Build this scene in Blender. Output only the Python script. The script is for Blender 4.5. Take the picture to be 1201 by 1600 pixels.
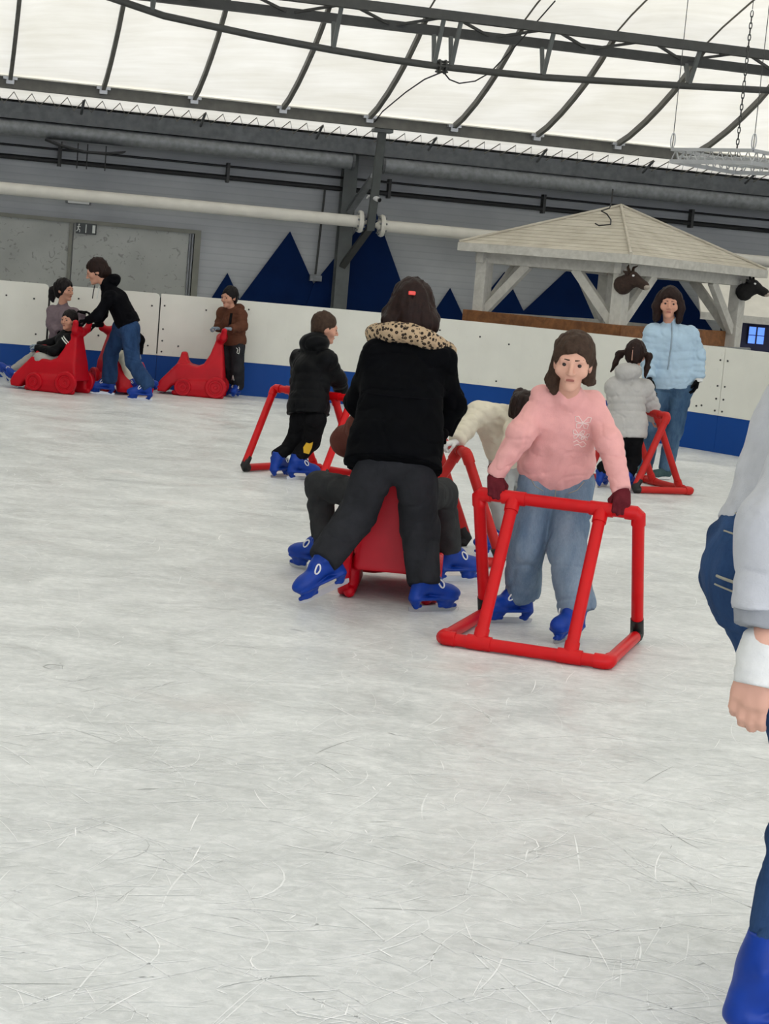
import bpy, bmesh, math, random
import numpy as np
from mathutils import Matrix, Vector
from mathutils.bvhtree import BVHTree

for o in list(bpy.data.objects):
    bpy.data.objects.remove(o)
scene = bpy.context.scene
COL = scene.collection
rnd = random.Random(7)

# ------------------------------------------------------------------ camera
FPX, CAMH, ROLL = 2800.0, 1.65, math.radians(5.0)
PITCH = math.atan((800 - 422) * math.cos(ROLL) / FPX)
fw = Vector((0, math.cos(PITCH), -math.sin(PITCH)))
up0 = Vector((0, math.sin(PITCH), math.cos(PITCH)))
rc = math.cos(ROLL) * Vector((1, 0, 0)) + math.sin(ROLL) * up0
uc = -math.sin(ROLL) * Vector((1, 0, 0)) + math.cos(ROLL) * up0
cd = bpy.data.cameras.new('camera')
cd.sensor_fit = 'AUTO'
cd.sensor_width = 36.0
cd.lens = FPX * 36.0 / 1600.0
cd.clip_end = 300
cam = bpy.data.objects.new('camera', cd)
cam.matrix_world = Matrix(((rc.x, uc.x, -fw.x, 0), (rc.y, uc.y, -fw.y, 0), (rc.z, uc.z, -fw.z, CAMH), (0, 0, 0, 1)))
COL.objects.link(cam)
scene.camera = cam

# ------------------------------------------------------------------ world and exposure
world = bpy.data.worlds.new('overcast_sky')
scene.world = world
world.use_nodes = True
wb = world.node_tree.nodes['Background']
wb.inputs[0].default_value = (0.925, 0.955, 1.085, 1)
wb.inputs[1].default_value = 1.0
scene.view_settings.view_transform = 'Standard'
scene.view_settings.look = 'None'
scene.view_settings.gamma = 1.0
scene.view_settings.use_curve_mapping = False
scene.view_settings.exposure = 1.42
scene.cycles.max_bounces = 7
scene.cycles.diffuse_bounces = 5
scene.cycles.glossy_bounces = 3


# ------------------------------------------------------------------ materials
def lin(c):
    if isinstance(c, str):
        c = tuple(int(c[i:i + 2], 16) / 255 for i in (0, 2, 4))
    return tuple((x / 12.92 if x <= .04045 else ((x + .055) / 1.055) ** 2.4) for x in c) + (1,)


def newmat(name):
    m = bpy.data.materials.new(name)
    m.use_nodes = True
    nt = m.node_tree
    return m, nt, nt.nodes['Principled BSDF'], nt.nodes['Material Output']


def nd(nt, t, **kw):
    n = nt.nodes.new(t)
    for k, v in kw.items():
        if k.startswith('i_'):
            key = k[2:]
            key = int(key) if key.isdigit() else key
            n.inputs[key].default_value = v
        else:
            setattr(n, k, v)
    return n


def coords(nt, scale=(1, 1, 1), rot=(0, 0, 0), kind='Object'):
    tc = nd(nt, 'ShaderNodeTexCoord')
    mp = nd(nt, 'ShaderNodeMapping')
    mp.inputs['Scale'].default_value = scale
    mp.inputs['Rotation'].default_value = rot
    nt.links.new(tc.outputs[kind], mp.inputs[0])
    return mp.outputs[0]


def noise(nt, vec, scale, detail=3, rough=.5, dist=0):
    n = nd(nt, 'ShaderNodeTexNoise')
    n.inputs['Scale'].default_value = scale
    n.inputs['Detail'].default_value = detail
    n.inputs['Roughness'].default_value = rough
    n.inputs['Distortion'].default_value = dist
    nt.links.new(vec, n.inputs['Vector'])
    return n.outputs['Fac']


def ramp(nt, fac, stops):
    r = nd(nt, 'ShaderNodeValToRGB')
    e = r.color_ramp.elements
    while len(e) < len(stops):
        e.new(0.5)
    for i, (p, c) in enumerate(stops):
        e[i].position = p
        e[i].color = c if len(c) == 4 else tuple(c) + (1,)
    nt.links.new(fac, r.inputs[0])
    return r.outputs[0]


def mixc(nt, fac, a, b, mode='MIX'):
    m = nd(nt, 'ShaderNodeMixRGB', blend_type=mode)
    for i, v in ((0, fac), (1, a), (2, b)):
        if hasattr(v, 'is_linked'):
            nt.links.new(v, m.inputs[i])
        else:
            m.inputs[i].default_value = v
    return m.outputs[0]


def bump(nt, b, height, strength=.3, dist=.01):
    n = nd(nt, 'ShaderNodeBump')
    n.inputs['Strength'].default_value = strength
    n.inputs['Distance'].default_value = dist
    nt.links.new(height, n.inputs['Height'])
    nt.links.new(n.outputs[0], b.inputs['Normal'])


def plain(name, c, rough=.5, metal=0.0, spec=.5, var=.12, vs=6, bmp=0, bs=40):
    m, nt, b, o = newmat(name)
    col = lin(c)
    v = coords(nt)
    f = noise(nt, v, vs, 4)
    dark = tuple(x * (1 - var) for x in col[:3]) + (1,)
    lite = tuple(min(1, x * (1 + var)) for x in col[:3]) + (1,)
    nt.links.new(ramp(nt, f, [(.3, dark), (.7, lite)]), b.inputs['Base Color'])
    b.inputs['Roughness'].default_value = rough
    b.inputs['Metallic'].default_value = metal
    b.inputs['Specular IOR Level'].default_value = spec
    if bmp:
        bump(nt, b, noise(nt, v, bs, 3), bmp, .004)
    return m


def fabric(name, c, rough=.9, var=.15, vs=9, weave=260, bmp=.35, sheen=.0):
    m, nt, b, o = newmat(name)
    col = lin(c)
    v = coords(nt)
    f = noise(nt, v, vs, 5, .6)
    dark = tuple(x * (1 - var) for x in col[:3]) + (1,)
    lite = tuple(min(1, x * (1 + var)) for x in col[:3]) + (1,)
    nt.links.new(ramp(nt, f, [(.3, dark), (.7, lite)]), b.inputs['Base Color'])
    b.inputs['Roughness'].default_value = rough
    b.inputs['Specular IOR Level'].default_value = .08
    b.inputs['Sheen Weight'].default_value = sheen
    h = mixc(nt, .35, noise(nt, v, 28, 4, .6), noise(nt, v, weave, 2))
    bump(nt, b, h, bmp, .008)
    return m


def jeans(name, c, worn, vs=7):
    m, nt, b, o = newmat(name)
    v = coords(nt)
    vz = coords(nt, (1, 1, .35))
    f = noise(nt, vz, vs, 4, .6)
    c1 = ramp(nt, f, [(.35, lin(c)), (.72, lin(worn))])
    c2 = mixc(nt, .22, c1, noise(nt, coords(nt, (1, 1, .25)), 160, 3, .7), 'OVERLAY')
    nt.links.new(c2, b.inputs['Base Color'])
    b.inputs['Roughness'].default_value = .92
    b.inputs['Specular IOR Level'].default_value = .15
    bump(nt, b, noise(nt, v, 30, 5, .65), .45, .01)
    return m


M = {}
M['red'] = plain('red_plastic_pipe', 'c6030d', .4, spec=.3, var=.06, vs=12)
M['red_old'] = plain('faded_red_plastic_pipe', 'b8231f', .48, spec=.25, var=.1, vs=10)
M['sled'] = plain('red_moulded_plastic', 'b80018', .45, spec=.28, var=.08, vs=7, bmp=.08, bs=30)
M['rubber'] = plain('black_rubber', '131313', .6)
M['boot'] = plain('blue_plastic_boot', '0a3690', .42, spec=.28, var=.14, vs=14)
M['steel'] = plain('blade_steel', 'b9bcc0', .3, metal=.9, var=.05)
M['whiteplastic'] = plain('white_plastic', 'e4e5e4', .45, var=.05)
M['skin'] = plain('skin', 'c6937c', .6, var=.05, vs=12, spec=.3)
M['skin2'] = plain('pale_skin', 'd4a48f', .6, var=.05, vs=12, spec=.3)
M['eye'] = plain('dark_eye', '1b1310', .2)
M['lip'] = plain('lip', '9c5a50', .5)
M['hair_brown'] = plain('brown_hair', '22130f', .6, spec=.2, var=.35, vs=40, bmp=.5, bs=90)
M['hair_dark'] = plain('dark_hair', '120d0e', .55, spec=.2, var=.35, vs=40, bmp=.5, bs=90)
M['hair_short'] = plain('short_brown_hair', '3d2e24', .7, spec=.2, var=.3, vs=50, bmp=.5, bs=120)
M['coat'] = fabric('black_wool_coat', '050609', .9, .3, 14)
M['grey_trouser'] = fabric('charcoal_trousers', '2c2d30', .95, .22, 9)
M['rider_trouser'] = fabric('grey_padded_trousers', '343536', .9, .22, 9)
M['brown'] = fabric('brown_jacket', '5b3a2c', .8, .2, 10)
M['rust'] = fabric('rust_brown_jacket', '57322a', .7, .2, 10)
M['pink'] = fabric('pink_fleece', 'e3a7a3', .95, .06, 12, sheen=.1)
M['pinkprint'] = plain('pale_pink_print', 'f1dcd6', .7)
M['glove_wine'] = fabric('wine_red_knit', '5b2027', .95, .2, 30)
M['denim'] = jeans('light_blue_denim', '5d7288', '8b9cab')
M['denim_dark'] = jeans('dark_blue_denim', '1d3354', '324e76')
M['denim_mid'] = jeans('mid_blue_denim', '2c4663', '5a768f')
M['stitch'] = plain('pale_stitching', '9a9788', .9)
M['cream'] = fabric('cream_quilted_jacket', 'd3ccb9', .85, .08, 8)
M['paletrouser'] = fabric('pale_grey_trousers', 'a3a5a2', .9, .12, 8)
M['greypuffer'] = fabric('pale_grey_puffer', 'b2b0ad', .6, .08, 10, bmp=.3)
M['bluepuffer'] = fabric('pale_blue_puffer', 'a9c2d4', .5, .07, 10, bmp=.3)
M['blackpuffer'] = fabric('black_puffer', '0f1012', .5, .25, 10, bmp=.35)
M['blacktrouser'] = fabric('black_trousers', '131315', .9, .3, 10)
M['yellowprint'] = plain('yellow_print', 'd9ad22', .7, var=.1)
M['hoodblack'] = fabric('black_hoodie', '0c0c10', .95, .25, 12)
M['mauve'] = fabric('mauve_grey_jacket', '77696f', .9, .12, 10)
M['lightgreytrouser'] = fabric('light_grey_joggers', 'a5a49e', .9, .12, 10)
M['whitetrouser'] = fabric('cream_white_trousers', 'd9d6c2', .9, .06, 10)
M['hoodgrey'] = fabric('light_grey_marl_hoodie', 'b9bbbf', .95, .08, 14, sheen=.1)
M['ribgrey'] = fabric('grey_rib_knit', '94979b', .95, .1, 20)
M['whiteknit'] = fabric('white_knit', 'd6d7d4', .95, .06, 30)
M['glove_black'] = fabric('black_glove', '0c0c0e', .9, .2, 30)
M['glove_grey'] = fabric('grey_blue_glove', '8795a2', .9, .2, 30)
M['shoe'] = fabric('teal_grey_trainer', '3f5557', .8, .2, 30)
M['clip'] = plain('red_hair_clip', 'e8483f', .3)
M['zip'] = plain('dull_zip', '8fa2b0', .5)


def m_leopard():
    m, nt, b, o = newmat('leopard_print_plush')
    v = coords(nt)
    n = nd(nt, 'ShaderNodeTexVoronoi', feature='F1')
    n.inputs['Scale'].default_value = 52
    nt.links.new(v, n.inputs['Vector'])
    n2 = noise(nt, v, 90, 2)
    s = nd(nt, 'ShaderNodeMath', operation='ADD')
    nt.links.new(n.outputs['Distance'], s.inputs[0])
    sm = nd(nt, 'ShaderNodeMath', operation='MULTIPLY', i_1=.35)
    nt.links.new(n2, sm.inputs[0])
    nt.links.new(sm.outputs[0], s.inputs[1])
    c = ramp(nt, s.outputs[0], [(.24, lin('8d7250')), (.33, lin('1c120d')), (.56, lin('21160f')), (.66, lin('b59d7e'))])
    nt.links.new(c, b.inputs['Base Color'])
    b.inputs['Roughness'].default_value = 1
    bump(nt, b, n2, .6, .01)
    return m


M['leopard'] = m_leopard()


def m_ice():
    m, nt, b, o = newmat('scraped_ice')
    v = coords(nt)
    big = noise(nt, v, .5, 5, .6, .6)
    med = noise(nt, coords(nt, (.75, 1.0, 1), (0, 0, .25)), 2.6, 8, .72, 1.0)
    fine = noise(nt, coords(nt, (.8, 1.2, 1), (0, 0, .2)), 22, 6, .8, .6)
    c = ramp(nt, big, [(.32, lin('c0c4c4')), (.5, lin('d5d8d8')), (.66, lin('e8ebeb'))])
    c = mixc(nt, .5, c, ramp(nt, med, [(.34, lin('b2b6b5')), (.5, lin('d3d6d6')), (.64, lin('f0f2f2'))]))
    c = mixc(nt, .24, c, ramp(nt, fine, [(.38, lin('a6abaa')), (.5, lin('d4d8d8')), (.60, lin('ffffff'))]))
    blot = noise(nt, coords(nt, (1, 1.7, 1)), 1.9, 5, .65, .8)
    c = mixc(nt, ramp(nt, blot, [(.62, (0, 0, 0)), (.76, (.5, .5, .5))]), c, lin('9da1a0'))
    sm = noise(nt, coords(nt, (1, 1.4, 1)), 7.0, 3, .6, .5)
    c = mixc(nt, ramp(nt, sm, [(.70, (0, 0, 0)), (.78, (.5, .5, .5))]), c, lin('8f9392'))
    pk = noise(nt, coords(nt, (1, 1.3, 1)), .8, 2)
    c = mixc(nt, ramp(nt, pk, [(.66, (0, 0, 0)), (.78, (.3, .3, .3))]), c, lin('d3b9b3'))
    nt.links.new(c, b.inputs['Base Color'])
    r = ramp(nt, med, [(.35, (.28, .28, .28)), (.65, (.5, .5, .5))])
    nt.links.new(r, b.inputs['Roughness'])
    b.inputs['Specular IOR Level'].default_value = .32
    bump(nt, b, mixc(nt, .5, med, fine), .25, .01)
    return m


M['ice'] = m_ice()
M['scratch'] = plain('white_ice_shavings', 'fdfefe', .8, var=.05)
M['scratch_dim'] = plain('faint_ice_scratch', 'eff1f1', .7, var=.05)
M['scratch_dark'] = plain('dark_ice_groove', '9fa2a2', .5, var=.1)


def m_board(name, c, specks=True):
    m, nt, b, o = newmat(name)
    v = coords(nt)
    f = noise(nt, v, 3, 4)
    col = lin(c)
    a = ramp(nt, f, [(.3, tuple(x * .93 for x in col[:3]) + (1,)), (.7, col)])
    vz = coords(nt, (1, 1, .45))
    s = noise(nt, vz, 26, 4, .7)
    a = mixc(nt, ramp(nt, s, [(.66, (0, 0, 0)), (.74, (.35, .35, .35))]), a, tuple(x * .45 for x in col[:3]) + (1,))
    nt.links.new(a, b.inputs['Base Color'])
    b.inputs['Roughness'].default_value = .5
    b.inputs['Specular IOR Level'].default_value = .25
    return m


M['board'] = m_board('scuffed_white_board', 'e3e3da')
M['kick'] = m_board('blue_kick_plate', '04428f')
M['bolt'] = plain('dark_bolt', '2e2e30', .5)


def m_wall():
    m, nt, b, o = newmat('grey_painted_wall')
    v = coords(nt)
    f = noise(nt, v, 1.3, 5)
    a = ramp(nt, f, [(.3, lin('a3a6a9')), (.7, lin('b6b9bb'))])
    w = nd(nt, 'ShaderNodeTexWave', bands_direction='Z')
    w.inputs['Scale'].default_value = 3.2
    w.inputs['Distortion'].default_value = .3
    nt.links.new(v, w.inputs['Vector'])
    a = mixc(nt, ramp(nt, w.outputs['Fac'], [(.0, (.35, .35, .35)), (.12, (0, 0, 0))]), a, lin('8f9398'))
    nt.links.new(a, b.inputs['Base Color'])
    b.inputs['Roughness'].default_value = .8
    bump(nt, b, w.outputs['Fac'], .2, .01)
    return m


M['wall'] = m_wall()


def m_door():
    m, nt, b, o = newmat('stained_grey_door')
    v = coords(nt)
    f = noise(nt, v, 1.5, 5)
    a = ramp(nt, f, [(.3, lin('9b9d98')), (.7, lin('b0b2ad'))])
    vo = nd(nt, 'ShaderNodeTexNoise')
    vo.inputs['Scale'].default_value = 10
    vo.inputs['Detail'].default_value = 2
    vo.inputs['Distortion'].default_value = 1.5
    nt.links.new(v, vo.inputs['Vector'])
    a = mixc(nt, ramp(nt, vo.outputs['Fac'], [(.61, (0, 0, 0)), (.70, (.5, .5, .5))]), a, lin('5f5f58'))
    nt.links.new(a, b.inputs['Base Color'])
    b.inputs['Roughness'].default_value = .7
    return m


M['door'] = m_door()
M['doorframe'] = plain('olive_grey_door_frame', '77776c', .5)
M['navy'] = plain('navy_painted_panel', '041e48', .7, spec=.08, var=.12, vs=2)
M['galv'] = plain('galvanised_steel', '7b7e80', .5, metal=.35, var=.22, vs=14)
M['galv_dark'] = plain('dull_dark_steel', '55585a', .55, metal=.3, var=.25, vs=10)
M['steel_dark'] = plain('dark_grey_painted_steel', '3b3c3a', .55, var=.15, vs=9)
M['rib_steel'] = plain('weathered_grey_steel', '62615b', .6, var=.15, vs=9)
M['steel_post'] = plain('grey_steel_post', '5d6160', .55, metal=.2, var=.15)
M['pipe_white'] = plain('off_white_pipe', 'dcd9cf', .5, var=.06)
M['cable'] = plain('black_cable', '1d1d1f', .6)
M['rope'] = plain('grey_brown_rope', '6d6a60', .9)
M['alu'] = plain('aluminium', 'b6b8ba', .4, metal=.5, var=.08)


def m_membrane():
    m, nt, b, o = newmat('translucent_white_membrane')
    nt.nodes.remove(b)
    v = coords(nt)
    f = noise(nt, coords(nt, (1, 9, 9)), .8, 5, .6)
    g = noise(nt, v, 1.1, 4)
    c = mixc(nt, .5, ramp(nt, f, [(.3, lin('e2dcc6')), (.7, lin('f7f3e2'))]), ramp(nt, g, [(.3, lin('e6e1cd')), (.6, lin('f8f4e4'))]))
    t = nd(nt, 'ShaderNodeBsdfTranslucent')
    d = nd(nt, 'ShaderNodeBsdfDiffuse')
    nt.links.new(c, t.inputs[0])
    nt.links.new(c, d.inputs[0])
    mx = nd(nt, 'ShaderNodeMixShader', i_0=.335)
    nt.links.new(d.outputs[0], mx.inputs[1])
    nt.links.new(t.outputs[0], mx.inputs[2])
    nt.links.new(mx.outputs[0], o.inputs[0])
    return m


M['membrane'] = m_membrane()


def m_wood(name, c1, c2, sc=3):
    m, nt, b, o = newmat(name)
    v = coords(nt, (1, 1, 1))
    f = noise(nt, v, sc, 6, .65, 1.5)
    g = noise(nt, v, 18, 3)
    a = mixc(nt, .3, ramp(nt, f, [(.3, lin(c1)), (.7, lin(c2))]), ramp(nt, g, [(.3, lin(c1)), (.7, lin(c2))]))
    nt.links.new(a, b.inputs['Base Color'])
    b.inputs['Roughness'].default_value = .8
    bump(nt, b, f, .2, .01)
    return m


M['whitewood'] = m_wood('weathered_white_timber', 'aaa8a0', 'cccac2', 5)
M['brownwood'] = m_wood('brown_plank', '5f3a20', '96643a', 6)


def m_roof():
    m, nt, b, o = newmat('beige_roof_boards')
    v = coords(nt)
    f = noise(nt, v, 3, 5, .6)
    a = ramp(nt, f, [(.3, lin('aca596')), (.7, lin('c6c0b2'))])
    w = nd(nt, 'ShaderNodeTexWave', bands_direction='Z')
    w.inputs['Scale'].default_value = 11
    w.inputs['Distortion'].default_value = .6
    nt.links.new(v, w.inputs['Vector'])
    a = mixc(nt, ramp(nt, w.outputs['Fac'], [(.0, (.15, .15, .15)), (.3, (0, 0, 0))]), a, lin('8a8474'))
    nt.links.new(a, b.inputs['Base Color'])
    b.inputs['Roughness'].default_value = .85
    bump(nt, b, w.outputs['Fac'], .3, .01)
    return m


M['gazeboroof'] = m_roof()
M['fur_brown'] = plain('brown_plush_fur', '33241d', .95, var=.3, vs=30, bmp=.5, bs=80)
M['fur_black'] = plain('black_plush_fur', '141313', .95, var=.3, vs=30, bmp=.5, bs=80)
M['fur_pale'] = plain('pale_plush_fur', 'a49a8e', .95, var=.15, vs=30)
M['stallblue'] = plain('deep_blue_stall_wall', '15173f', .6)
M['signgreen'] = plain('dark_green_exit_sign', '0e1a12', .4)
M['signwhite'] = plain('white_sign_print', 'd8dcd6', .5)


def m_emit(name, c, s):
    m, nt, b, o = newmat(name)
    b.inputs['Base Color'].default_value = lin(c)
    b.inputs['Emission Color'].default_value = lin(c)
    b.inputs['Emission Strength'].default_value = s
    return m


M['bluelit'] = m_emit('blue_lit_window', '5a86ee', .5)


# ------------------------------------------------------------------ mesh helpers
def link(name, me, mat, parent=None, loc=None):
    o = bpy.data.objects.new(name, me)
    if mat is not None and not me.materials:
        me.materials.append(mat)
    COL.objects.link(o)
    if parent is not None:
        o.parent = parent
    if loc is not None:
        o.location = loc
    return o


def tag(o, label, cat, group=None, kind=None):
    o['label'] = label
    o['category'] = cat
    if group:
        o['group'] = group
    if kind:
        o['kind'] = kind
    return o


def structure(o, label=None):
    o['kind'] = 'structure'
    if label:
        o['label'] = label
    return o


def empty(name, loc=(0, 0, 0), rz=0.0):
    o = bpy.data.objects.new(name, None)
    o.empty_display_size = .1
    COL.objects.link(o)
    o.location = loc
    o.rotation_euler = (0, 0, rz)
    return o


class MB:
    def __init__(s):
        s.v, s.f, s.sm = [], [], []

    def add(s, vs, fs, smooth=False):
        n = len(s.v)
        s.v += [tuple(map(float, p)) for p in vs]
        s.f += [tuple(i + n for i in f) for f in fs]
        s.sm += [smooth] * len(fs)
        return s

    def hexa(s, p):
        return s.add(p, [(0, 3, 2, 1), (4, 5, 6, 7), (0, 1, 5, 4), (1, 2, 6, 5), (2, 3, 7, 6), (3, 0, 4, 7)])

    def box(s, x0, x1, y0, y1, z0, z1):
        return s.hexa([(x0, y0, z0), (x1, y0, z0), (x1, y1, z0), (x0, y1, z0), (x0, y0, z1), (x1, y0, z1), (x1, y1, z1), (x0, y1, z1)])

    def beam(s, a, b, w, h, up=(0, 0, 1)):
        a, b = Vector(a), Vector(b)
        d = (b - a).normalized()
        x = d.cross(Vector(up))
        if x.length < 1e-4:
            x = d.cross(Vector((0, 1, 0)))
        x.normalize()
        y = x.cross(d)
        x *= w / 2
        y *= h / 2
        return s.hexa([a - x - y, a + x - y, b + x - y, b - x - y, a - x + y, a + x + y, b + x + y, b - x + y])

    def tube(s, pts, r, n=10, closed=False, cap=True):
        pts = [Vector(p) for p in pts]
        m = len(pts)
        rs = r if isinstance(r, (list, tuple)) else [r] * m
        ref = None
        vs = []
        for i, p in enumerate(pts):
            if closed:
                t = pts[(i + 1) % m] - pts[i - 1]
            else:
                t = pts[min(i + 1, m - 1)] - pts[max(i - 1, 0)]
            t.normalize()
            if ref is None:
                ref = t.cross(Vector((0, 0, 1)))
                if ref.length < .1:
                    ref = t.cross(Vector((1, 0, 0)))
            ref = (ref - t * ref.dot(t)).normalized()
            b = t.cross(ref)
            for k in range(n):
                a = 2 * math.pi * k / n
                vs.append(p + (ref * math.cos(a) + b * math.sin(a)) * rs[i])
        fs = []
        for i in range(m if closed else m - 1):
            j = (i + 1) % m
            for k in range(n):
                l = (k + 1) % n
                fs.append((i * n + k, i * n + l, j * n + l, j * n + k))
        s.add(vs, fs, True)
        if cap and not closed:
            s.add(vs[:n], [tuple(range(n - 1, -1, -1))])
            s.add(vs[-n:], [tuple(range(n))])
        return s

    def lathe(s, c, axis, prof, n=20):
        c, ax = Vector(c), Vector(axis).normalized()
        x = ax.cross(Vector((0, 0, 1)))
        if x.length < .1:
            x = ax.cross(Vector((1, 0, 0)))
        x.normalize()
        y = ax.cross(x)
        vs = []
        for (h, r) in prof:
            for k in range(n):
                a = 2 * math.pi * k / n
                vs.append(c + ax * h + (x * math.cos(a) + y * math.sin(a)) * r)
        fs = []
        for i in range(len(prof) - 1):
            for k in range(n):
                l = (k + 1) % n
                fs.append((i * n + k, i * n + l, (i + 1) * n + l, (i + 1) * n + k))
        fs.append(tuple(range(n - 1, -1, -1)))
        fs.append(tuple((len(prof) - 1) * n + k for k in range(n)))
        return s.add(vs, fs)

    def mesh(s, name='mesh'):
        me = bpy.data.meshes.new(name)
        me.from_pydata(s.v, [], s.f)
        me.polygons.foreach_set('use_smooth', s.sm)
        bm = bmesh.new()
        bm.from_mesh(me)
        bmesh.ops.recalc_face_normals(bm, faces=bm.faces)
        bm.to_mesh(me)
        bm.free()
        me.update()
        return me

    def build(s, name, mat, parent=None, loc=None, bevel=0):
        me = s.mesh(name)
        if bevel:
            bm = bmesh.new()
            bm.from_mesh(me)
            es = [e for e in bm.edges if len(e.link_faces) == 2 and e.calc_face_angle(0) > .6]
            bmesh.ops.bevel(bm, geom=es, offset=bevel, segments=2, affect='EDGES', profile=.5)
            bm.to_mesh(me)
            bm.free()
        return link(name, me, mat, parent, loc)


# ------------------------------------------------------------------ signed distance modelling
def _hash(ix, iy, iz):
    h = (ix * 374761393 + iy * 668265263 + iz * 2147483647 + 1013904223) & 0xffffffff
    h = ((h ^ (h >> 13)) * 1274126177) & 0xffffffff
    return ((h ^ (h >> 16)) & 0xffff) / 32767.5 - 1.0


def vnoise(P):
    i = np.floor(P).astype(np.int64)
    f = P - i
    f = f * f * (3 - 2 * f)
    r = 0
    for dx in (0, 1):
        for dy in (0, 1):
            for dz in (0, 1):
                w = (f[:, 0] if dx else 1 - f[:, 0]) * (f[:, 1] if dy else 1 - f[:, 1]) * (f[:, 2] if dz else 1 - f[:, 2])
                r = r + w * _hash(i[:, 0] + dx, i[:, 1] + dy, i[:, 2] + dz)
    return r


def unit(v):
    v = np.asarray(v, float)
    return v / (np.linalg.norm(v) + 1e-9)


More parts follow.
